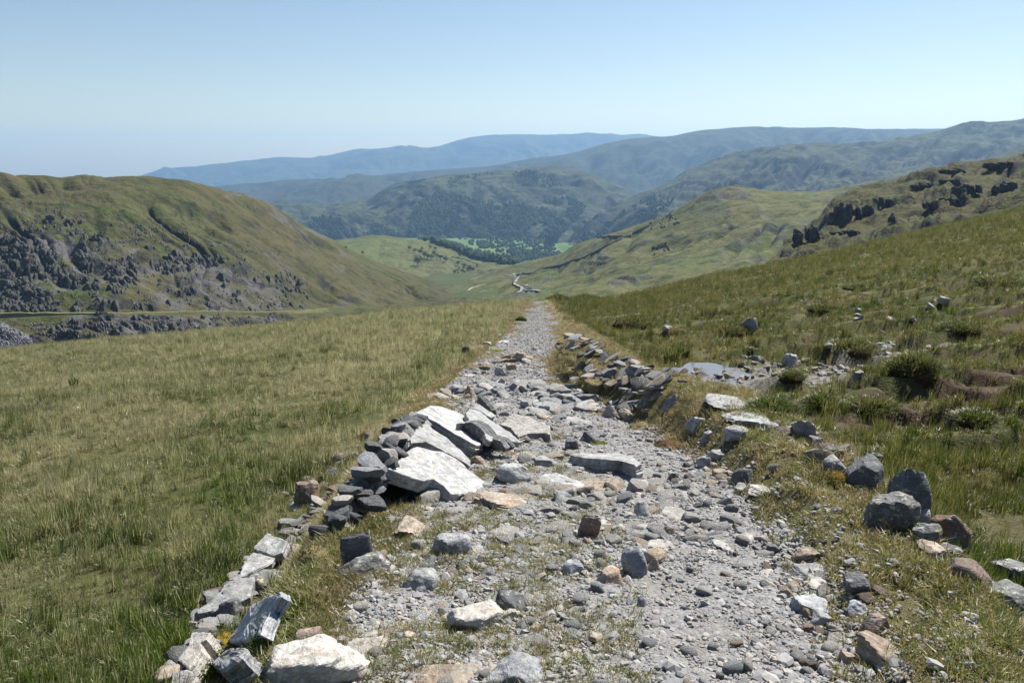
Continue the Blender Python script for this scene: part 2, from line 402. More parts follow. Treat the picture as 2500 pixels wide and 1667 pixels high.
M_near = hill_material('fell_grass', (0.044, 0.050, 0.017), (0.080, 0.071, 0.033), (0.035, 0.034, 0.038), (0.026, 0.027, 0.013), (.50, .74), 1.0, (0.054, 0.078, 0.018), 55)
M_right = hill_material('fell_grass_bright', (0.048, 0.070, 0.019), (0.120, 0.114, 0.048), (0.080, 0.080, 0.084), (0.036, 0.042, 0.018), (.55, .76), .8, (0.068, 0.108, 0.024), -38)
M_crag = hill_material('crag_heath', (0.052, 0.066, 0.020), (0.068, 0.060, 0.028), (0.068, 0.066, 0.070), (0.032, 0.027, 0.016), (.66, .86), 1.4, None, -30)
M_mid = hill_material('fell_middle', (0.034, 0.050, 0.023), (0.078, 0.088, 0.045), (0.024, 0.024, 0.029), (0.010, 0.013, 0.008), (.70, .90), .45, None, -35, .9)
M_far = hill_material('fell_far', (0.028, 0.036, 0.016), (0.044, 0.044, 0.024), (0.040, 0.040, 0.044), (0.016, 0.019, 0.012), (.60, .80), .22, None, None, .6)
M_vale = hill_material('vale_grass', (0.044, 0.068, 0.021), (0.080, 0.080, 0.036), (0.088, 0.088, 0.088), (0.040, 0.044, 0.020), (.3, .45), .7, (0.060, 0.096, 0.022))

# farthest ridge
hill('far_ridge', 'farthest long blue ridge fading into haze along the horizon',
  [[(150,470,11000),(900,440,11000),(1700,420,11000)],
   [(150,440,12500),(500,405,12500),(800,378,12500),(1150,345,12400),(1700,345,12500)],
   [(150,440,13500),(330,402,13500),(380,381,13500),(440,380,13500),(520,375,13500),(600,365,13500),(640,360,13500),(700,366,13500),(760,356,13500),(830,340,13500),(880,346,13500),(910,337,13500),(990,341,13500),(1060,319,13500),(1110,310,13500),(1160,306,13500),(1250,310,13500),(1330,308,13500),(1380,303,13500),(1430,311,13500),(1470,305,13500),(1520,314,13500),(1600,335,13500),(1700,370,13500)]],
  M_far, 420, 120, rough=.9, gully=190, gu=16, skew=.08, seed=1, crest_noise=.12)
hill('back_ridge', 'broad smooth grassy ridge in blue haze behind the wooded hill',
  [[(380,520,5600),(700,500,5600),(1200,470,5600),(1700,450,5600),(2400,430,5600)],
   [(380,470,6300),(700,440,6300),(1200,410,6300),(1500,370,6300),(1800,340,6500),(2400,330,6500)],
   [(380,440,7200),(520,425,7200),(650,412,7200),(800,410,7200),(900,400,7200),(1000,390,7200),(1150,378,7200),(1200,366,7200),(1280,360,7200),(1340,346,7200),(1400,326,7200),(1460,316,7200),(1530,316,7200),(1600,301,7200),(1700,291,7200),(1760,288,7200),(1850,293,7200),(2000,297,7200),(2170,295,7200),(2400,300,7200)]],
  M_far, 460, 130, rough=1.0, gully=130, gu=14, skew=-.06, seed=2, crest_noise=.08)
def crag_e(U, V, x, y): 
    m = sst(-.15, .35, fbm(x/260, y/260, 77, 3)); return m*np.clip((2.0-V)*4, .25, 1), 34, 4, 260
hill('craggy_fell', 'long blue craggy fell rising to a knobbly summit at far right',
  [[(1180,580,2700),(1290,600,2700),(1500,580,2700),(1800,520,2700),(2100,480,2700),(2600,460,2700)],
   [(1200,570,2950),(1290,575,2950),(1400,545,2950),(1500,510,2950),(1700,450,3000),(2000,400,3100),(2300,385,3100),(2600,370,3100)],
   [(1220,566,3300),(1290,560,3300),(1330,530,3350),(1380,495,3400),(1450,455,3500),(1520,422,3600),(1600,382,3700),(1650,362,3700),(1700,351,3750),(1750,343,3800),(1830,330,3900),(1880,325,3900),(1950,330,3900),(2000,326,4000),(2080,318,4000),(2150,301,4000),(2200,286,4000),(2232,276,4000),(2262,281,4000),(2310,280,4000),(2352,275,4000),(2600,260,4000)]],
  M_mid, 520, 190, rough=1.35, gully=46, gu=15, skew=-.12, crag=crag_e, seed=3, crest_noise=.22)
hill('low_spur', 'low hazy green spur at the right edge below the craggy fell',
  [[(2000,460,2000),(2300,440,2000),(2700,420,2000)],
   [(1850,450,2300),(1960,425,2300),(2050,400,2300),(2130,392,2300),(2230,375,2300),(2290,356,2300),(2352,335,2300),(2700,290,2300)]],
  M_mid, 160, 60, rough=.9, gully=14, gu=10, seed=13, crest_noise=.3)
def crag_f(U, V, x, y):
    m = sst(.0, .4, fbm(x/300, y/300, 57, 3)); return m*np.clip((2.0-V)*4, .2, 1), 26, 3.5, 260
hf = hill('wooded_hill', 'broad knobbly hill in blue haze with dark oakwood on its lower flank',
  [[(480,560,3500),(700,560,3500),(900,565,3450),(1100,565,3400),(1270,560,3350),(1480,560,3400)],
   [(480,520,3750),(700,510,3750),(900,500,3700),(1100,490,3650),(1270,490,3650),(1480,510,3700)],
   [(480,490,4300),(640,470,4300),(720,466,4300),(850,456,4300),(875,436,4250),(920,418,4250),(1000,406,4250),(1100,396,4250),(1200,386,4250),(1270,381,4250),(1330,391,4250),(1400,418,4200),(1440,432,4200),(1480,470,4200)]],
  M_mid, 420, 160, rough=1.4, gully=30, gu=9, skew=.1, crag=crag_f, seed=4, crest_noise=.25)
# dale floor far below
def dale():
    c = [[(900,618,2300),(1100,622,2300),(1400,622,2300)], [(850,585,2800),(1100,578,2850),(1330,575,2850),(1500,575,2850)], [(850,545,3600),(1100,543,3600),(1500,543,3600)]]
    return hill('dale_floor', 'flat green dale floor of small walled fields far below', c, M_dale, 160, 80, rough=.05, back=(1.1, -20), seed=6, crest_noise=1)
t = MT('dale_fields'); p = t.pos(); vc = t.vor(t.vscale(p, (1, .45, 0)), .010, 'Color'); sep = t.n('ShaderNodeSeparateColor'); t.l(vc, sep.inputs[0])
c_ = t.ramp(sep.outputs[0], (.0, (.05, .10, .022)), (.35, (.08, .15, .03)), (.7, (.11, .16, .05)), (1.0, (.06, .10, .028)))
M_dale = t.pbr(t.mix(t.ramp(t.noise(p, .02, 3), (.4, 0.0), (.7, .5)), c_, (.06, .11, .03)), .9, None, .1)
dale()
hill('green_knoll', 'smooth green knoll with scattered copses between left fell and dale',
  [[(640,640,1300),(800,640,1350),(950,640,1450),(1100,640,1450),(1230,632,1500)],
   [(660,600,1500),(800,598,1550),(900,590,1650),(1000,600,1650),(1100,615,1600),(1230,618,1600)],
   [(680,560,1900),(790,549,1900),(850,540,1900),(920,545,1900),(1000,556,1900),(1045,571,1900),(1100,590,1850),(1180,606,1800),(1230,612,1750)]],
  M_right, 240, 90, rough=.8, gully=5, gu=9, seed=5, crest_noise=.4)
def scree_r(U, V, x, y): return .3*sst(.25, .5, fbm(x/40, y/110, 90, 3))
def crag_c(U, V, x, y):
    m = sst(.22, .5, fbm(x/70, y/90, 87, 3)); return m*np.clip((3.0-V)*4, .2, 1)*.8, 6, 6, 60
hill('right_fell', 'green fell with furrowed slopes and small rock bands right of the valley road',
  [[(900,900,560),(1100,800,540),(1180,740,520),(1290,720,500),(1500,690,440),(1800,640,400),(2100,600,400),(2400,560,400)],
   [(900,840,830),(1020,760,810),(1100,700,800),(1200,668,820),(1350,655,700),(1500,640,640),(1700,600,600),(2000,530,600),(2400,480,600)],
   [(900,790,1200),(1000,700,1180),(1080,644,1150),(1200,630,1100),(1300,612,950),(1400,580,850),(1500,560,820),(1700,510,780),(2000,460,760),(2400,440,760)],
   [(900,740,1450),(1000,680,1420),(1060,634,1400),(1100,622,1380),(1200,606,1300),(1290,584,1200),(1320,560,1150),(1370,546,1100),(1450,522,1050),(1540,492,1000),(1600,452,970),(1640,432,960),(1690,425,960),(1760,437,960),(1850,441,950),(1900,437,940),(2000,426,920),(2100,420,920),(2400,400,920)]],
  M_right, 420, 170, rough=.6, gully=7, gu=26, crag=crag_c, scree=scree_r, seed=8, crest_noise=.22, skew=-.11)
def crag_d(U, V, x, y):
    m = sst(-.12, .2, fbm(x/38, y/38, 67, 3)); return m*np.clip((2.0-V)*5, .45, 1), 10, 4, 34
hill('craggy_shoulder', 'heathery shoulder with dark rock outcrops above the right moor',
  [[(1700,680,200),(1900,640,215),(2100,590,230),(2600,480,235)],
   [(1780,585,300),(1900,545,300),(2000,520,300),(2200,470,300),(2600,400,300)],
   [(1825,564,345),(1850,535,360),(1900,490,370),(1925,455,380),(2000,430,390),(2100,406,400),(2180,388,400),(2260,375,400),(2352,362,400),(2600,330,400)]],
  M_crag, 340, 150, rough=.9, gully=3, gu=9, skew=-.08, lump=[(24, 3.4, .18, 67), (10, 1.6, .2, 69)], seed=9, crest_noise=.5)
def crag_a(U, V, x, y):
    left = 1-sst(.30, .60, U)
    m = sst(-.02, .22, fbm(x/52, y/52, 47, 3) + .26*left - .02)*(1-sst(.68, .76, U))*(1-sst(4.0, 4.6, V + .9*(U-.3)))
    m = m*np.where((V > 1.8) & (V < 3.08), .06, 1)
    return m, 3.0, 3.2, 30
def scree_a(U, V, x, y):
    a = sst(.0, .25, fbm(x/30, y/46, 48, 4) + .05)*(1-sst(3.9, 4.5, V+.8*(U-.3)))*(1-sst(.66, .76, U))
    b = .6*sst(.15, .45, fbm(x/25, y/120, 49, 3))*sst(.5, .6, U)*(1-sst(.75, .85, U))*sst(2.6, 3.2, V)
    lane = np.where((V > 1.93) & (V < 3.06), 0, 1)
    return np.maximum(a*.8, b)*lane
hill('left_fell', 'grassy fell with dark crags, gullies and scree across the ravine at left',
  [[(-500,900,330),(0,850,385),(300,835,400),(700,800,400),(900,768,470),(1060,725,600),(1150,708,760)],
   [(-500,800,380),(0,770,432),(300,760,445),(500,752,480),(700,745,510),(900,722,590),(1060,695,740),(1150,688,880)],
   [(-500,745,410),(0,731,455),(130,725,460),(250,722,463),(500,724,515),(700,719,585),(900,702,710),(1060,684,880),(1150,680,1000)],
   [(-500,741,415),(0,726,461),(130,720,466),(250,717,469),(500,720,521),(700,715,592),(900,699,718),(1060,681,890),(1150,677,1010)],
   [(-500,580,500),(0,560,535),(250,545,560),(500,560,610),(700,600,700),(900,650,830),(1060,676,950),(1150,675,1050)],
   [(-500,395,580),(-50,390,640),(0,397,640),(25,395,650),(60,400,660),(130,402,670),(330,403,690),(420,411,700),(480,425,720),(540,440,740),(600,460,780),(640,476,810),(700,518,850),(760,548,900),(800,573,930),(860,600,980),(950,636,1060),(1060,668,1150),(1150,672,1200)]],
  M_near, 760, 360, rough=.8, gully=7, gu=17, skew=.10, crag=crag_a, scree=scree_a, seed=10, crest_noise=.25, quiet=lambda U, V: 1-.88*sst(1.6, 1.95, V)*(1-sst(3.02, 3.3, V)),
  dens=[0, .5, 1, 1.5, 1.95, 2.05, 2.5, 3, 3.25, 3.5, 3.75, 4, 4.25, 4.5, 4.8, 5.1, 5.5, 6])
hill('valley_bottom', 'rough green valley bottom crossed by the winding road',
  [[(900,745,560),(1100,738,560),(1250,730,560),(1420,720,560)],
   [(900,700,830),(1100,692,830),(1250,682,850),(1420,670,850)],
   [(940,655,1150),(1050,640,1250),(1130,632,1300),(1200,630,1300),(1420,600,1300)],
   [(940,640,1450),(1050,626,1500),(1130,620,1500),(1200,618,1500),(1420,590,1500)]],
  M_vale, 220, 120, rough=.15, gully=1.5, gu=10, back=(1.1, -40), seed=11, crest_noise=.6)
t = MT('slate_waste'); n_ = t.noise(t.pos(), .9, 5, .7); n2_ = t.noise(t.pos(), .12, 3)
m_spoil = t.pbr(t.mix(t.ramp(n_, (.3, 0.0), (.7, 1.0)), (.055, .058, .066), (.15, .155, .17)), .8, t.bump(n_, .9, .8), .3)
o_, _, _, _ = hill('spoil_heap', 'dark blue grey slate spoil tip at the far left edge', [[(-260,880,400),(0,850,405),(160,835,415)], [(-260,760,415),(0,795,415),(60,812,418),(160,828,422)], [(-260,640,430),(-60,712,430),(0,738,430),(60,768,430),(125,806,430),(160,824,430)]], m_spoil, 220, 100, rough=.9, gully=2.0, gu=9, back=(1.08, -12), seed=15, crest_noise=.3)
o_['kind'] = 'thing'; o_['category'] = 'spoil heap'
# lowest ground sheet out to the horizon
n = 72; a = np.linspace(0, 2*math.pi, n, endpoint=False)
v = np.vstack([[[0, 1200, -470]], np.stack([14000*np.cos(a), 1200 + 14000*np.sin(a), np.full(n, -470.)], -1)])
o = mesh_obj('lowland', v, [(0, 1+i, 1+(i+1) % n) for i in range(n)], M_far)
tag(o, 'green lowland beneath the fells reaching to the horizon', kind='structure')
# air
def haze():
    x0, x1, y0, y1, z0, z1 = -18000, 18000, -14000, 15500, -475, ZTOP
    v = [(x, y, z) for z in (z0, z1) for x, y in ((x0, y0), (x1, y0), (x1, y1), (x0, y1))]
    f = [(3,2,1,0),(4,5,6,7),(0,1,5,4),(1,2,6,5),(2,3,7,6),(3,0,4,7)]
    m = bpy.data.materials.new('haze_air'); m.use_nodes = True; nt = m.node_tree; nt.nodes.clear()
    pv = nt.nodes.new('ShaderNodeVolumePrincipled'); ou = nt.nodes.new('ShaderNodeOutputMaterial')
    pv.inputs['Color'].default_value = (.38, .65, 1.0, 1); pv.inputs['Density'].default_value = HAZE_D
    pv.inputs['Anisotropy'].default_value = 0.25
    nt.links.new(pv.outputs[0], ou.inputs['Volume'])
    o = mesh_obj('haze', v, f, m, smooth=False); tag(o, 'thin blue summer haze filling the air over the valley', kind='stuff')
HAZE_D = 6.6e-5
ZTOP = max(max(v.co.z for v in o.data.vertices) for o, b in HILLS) + 15
haze()
# ------------------------------------------------------------------ stones
def ico(sub):
    bm = bmesh.new(); bmesh.ops.create_icosphere(bm, subdivisions=sub, radius=1.0)
    v = np.array([q.co[:] for q in bm.verts]); f = np.array([[q.index for q in p.verts] for p in bm.faces]); bm.free(); return v, f
ICO = {k: ico(k) for k in (1, 2, 3, 4, 5)}
def rock_shape(seed, sub=3, planes=11, soft=.06, rough=.05, flat=0.0, strata=0.0):
    """a broken stone: a body cut by planes, weathered; fills the box -.5 .. .5"""
    r = np.random.default_rng(seed); d, f = ICO[sub]
    n = r.normal(size=(planes, 3)); n /= np.linalg.norm(n, axis=1)[:, None]
    n = np.vstack([n, [[0, .12*r.normal(), 1], [0, 0, -1]]]); n /= np.linalg.norm(n, axis=1)[:, None]
    h = r.uniform(.55, 1.0, len(n)); h[-2:] = r.uniform(.55, .8, 2)
    q = d @ n.T; q = np.where(q > .05, h[None]/np.maximum(q, .05), 9.0)
    q = np.minimum(q, 1.25)
    k = 1/max(soft, .01)
    rad = -np.log(np.exp(-k*q).sum(1) + np.exp(-k*1.2))/k
    s = r.uniform(0, 90)
    rad = rad*(1 + rough*fbm(d[:, 0]*2.2+s, d[:, 1]*2.2, d[:, 2]*2.2, 4) + rough*.35*fbm(d[:, 0]*9+s, d[:, 1]*9, d[:, 2]*9, 2))
    v = d*rad[:, None]
    if strata:
        t = v[:, 2]*r.uniform(5, 9) + .5*pn(v[:, 0]*2, v[:, 1]*2, s); e = (t-np.floor(t))
        v[:, :2] *= (1 - strata*sst(.0, .3, e)*(1-sst(.5, .95, e)))[:, None]
    lo, hi = v.min(0), v.max(0); v = (v-(lo+hi)/2)/(hi-lo)
    return v, f
def stone_material(name, cols, lichen=0.0, rust=0.0, sc=1.0, rough=.8, spec=.25, moss=0.0):
    t = MT(name); p = t.obj(); p2 = t.vadd(p, (0, 0, 0))
    ofs = t.n('ShaderNodeCombineXYZ'); rd = t.rnd(); t.l(t.math('MULTIPLY', rd, 37.0), ofs.inputs[0]); t.l(t.math('MULTIPLY', rd, 91.0), ofs.inputs[1])
    x = t.n('ShaderNodeVectorMath', operation='ADD'); t.l(p, x.inputs[0]); t.l(ofs.outputs[0], x.inputs[1]); q = x.outputs[0]
    n1 = t.noise(q, 3.5*sc, 5, .6); n2 = t.noise(q, 16*sc, 5, .65); n3 = t.noise(t.vscale(q, (1.0, .45, 5.0)), 9*sc, 5, .6, .6); n4 = t.noise(q, 70*sc, 3, .6)
    c = t.mix(t.ramp(n1, (.36, 0.0), (.64, 1.0)), cols[0], cols[1])
    c = t.mix(t.ramp(n3, (.44, 0.0), (.60, .85)), c, cols[2]); cr = t.noise(t.vscale(q, (1, .35, 3.0)), 5*sc, 6, .7, 1.2); c = t.mix(t.ramp(cr, (.485, 0.0), (.50, .8), (.515, 0.0)), c, tuple(z*.35 for z in cols[2]))
    c = t.mix(t.ramp(n2, (.50, 0.0), (.62, .6)), c, tuple(min(.55, z*1.4) for z in cols[0]))
    if rust: c = t.mix(t.ramp(t.noise(q, 5*sc, 4, .6), (.52, 0.0), (.68, rust)), c, (.30, .165, .085))
    if lichen:
        l = t.ramp(t.noise(q, 17*sc, 4, .6), (.61, 0.0), (.66, lichen*.8))
        c = t.mix(l, c, (.40, .40, .17))
        l2 = t.ramp(t.noise(t.vadd(q, (9, 4, 2)), 20*sc, 3, .6), (.60, 0.0), (.64, .7)); c = t.mix(l2, c, (.40, .41, .38))
    sp = t.ramp(n4, (.62, 0.0), (.70, .75)); c = t.mix(sp, c, (.06, .056, .052))
    c = t.hsv(c, .5, 1.0, t.math('ADD', t.math('MULTIPLY', rd, .4), .78))
    h = t.math('ADD', t.math('MULTIPLY', n2, .55), t.math('ADD', t.math('MULTIPLY', n3, .6), t.math('MULTIPLY', n4, .18)))
    return t.pbr(c, rough, t.bump(h, .95, .03/sc**.5), spec)
SM = {
 'grey': stone_material('grey_slate_stone', [(0.304, 0.306, 0.312), (0.240, 0.244, 0.252), (0.168, 0.172, 0.180)], .25),
 'pale': stone_material('pale_stone', [(0.392, 0.380, 0.356), (0.328, 0.316, 0.296), (0.248, 0.238, 0.224)], .15, .25),
 'tan': stone_material('tan_stone', [(0.360, 0.304, 0.248), (0.288, 0.236, 0.188), (0.200, 0.164, 0.132)], .1, .35),
 'dark': stone_material('dark_slate_stone', [(0.100, 0.104, 0.112), (0.068, 0.072, 0.080), (0.128, 0.132, 0.140)], .12),
 'brown': stone_material('brown_stone', [(0.160, 0.124, 0.104), (0.112, 0.084, 0.068), (0.208, 0.168, 0.144)], .1, .5),
 'blue': stone_material('bluish_stone', [(0.320, 0.332, 0.352), (0.256, 0.268, 0.288), (0.184, 0.192, 0.212)], .1),
 'lichen': stone_material('lichen_stone', [(.165, .168, .165), (.11, .112, .115), (.07, .072, .076)], .95, .15),
 'slab': stone_material('weathered_slab_stone', [(0.352, 0.356, 0.360), (0.280, 0.284, 0.292), (0.216, 0.218, 0.222)], .75, .12, .9),
}
BARE = []
def place_stone(kind, tone, x0, x1, y0, y1, label, seed, cat='stone', group=None, name=None):
    b = hit((x0+x1)/2, y1); zc = b[1]*CP - (b[2]-EYE.z)*SP
    wd = (x1-x0)*zc/F; ha = (y1-y0)*zc/F
    dep = math.atan2(EYE.z-b[2], math.hypot(b[0], b[1])); sn = max(math.sin(dep-.12), .10)
    r = np.random.default_rng(seed)
    if kind in 'BAP':
        D = wd*r.uniform(.75, 1.0); H = np.clip((ha - .75*D*sn)/math.cos(dep), .34*wd, 1.15*wd)
    elif kind == 'F':
        D = np.clip(ha*.80/sn, .45*wd, 1.5*wd); H = np.clip(ha*.35, .10*wd, .45*wd)
    else:
        D = .30*wd; H = np.clip(ha/math.cos(dep), .4*wd, 3*wd)
    big = (x1-x0) > 70
    prm = {'B': dict(planes=13, soft=.035, rough=.085), 'A': dict(planes=8, soft=.018, rough=.05, strata=.03), 'P': dict(planes=6, soft=.02, rough=.05),
           'F': dict(planes=11, soft=.025, rough=.07, strata=.07), 'U': dict(planes=9, soft=.02, rough=.06, strata=.06)}[kind]
    v, f = rock_shape(seed, 5 if (x1-x0) > 130 else 4, **prm)
    if kind == 'P': v[:, :2] *= (1.15 - .75*(v[:, 2:3]+.5))
    v = v*np.array([wd*1.08, D*1.1, H*1.55])
    tilt = r.normal(0, .10, 2); ca, sa = math.cos(tilt[0]), math.sin(tilt[0])
    v = v @ np.array([[ca, 0, sa], [0, 1, 0], [-sa, 0, ca]])
    yaw = -math.atan2(b[0], b[1]) + r.uniform(-.25, .25)
    hd = np.array([b[0], b[1]])/math.hypot(b[0], b[1]); c = b[:2] + hd*D*.46
    nm = name or {'F': 'flat_stone', 'U': 'leaning_stone', 'A': 'angular_rock', 'B': 'boulder' if big else 'rock', 'P': 'angular_rock'}[kind]
    o = mesh_obj(nm, v, f, SM[tone], smooth=True)
    sharp(o.data, 38)
    gz = float(G(c[0], c[1])); g2 = min(float(G(*(c+hd*D*.3))), float(G(*(c-hd*D*.3))), gz)
    o.location = (c[0], c[1], g2 + H*(.775 - (.42 if kind in 'BAP' else .50 if kind == 'F' else .45))); o.rotation_euler = (-.10, 0, yaw)
    tag(o, label, cat, group); return o
def sharp(me, deg):
    me.set_sharp_from_angle(angle=math.radians(deg))
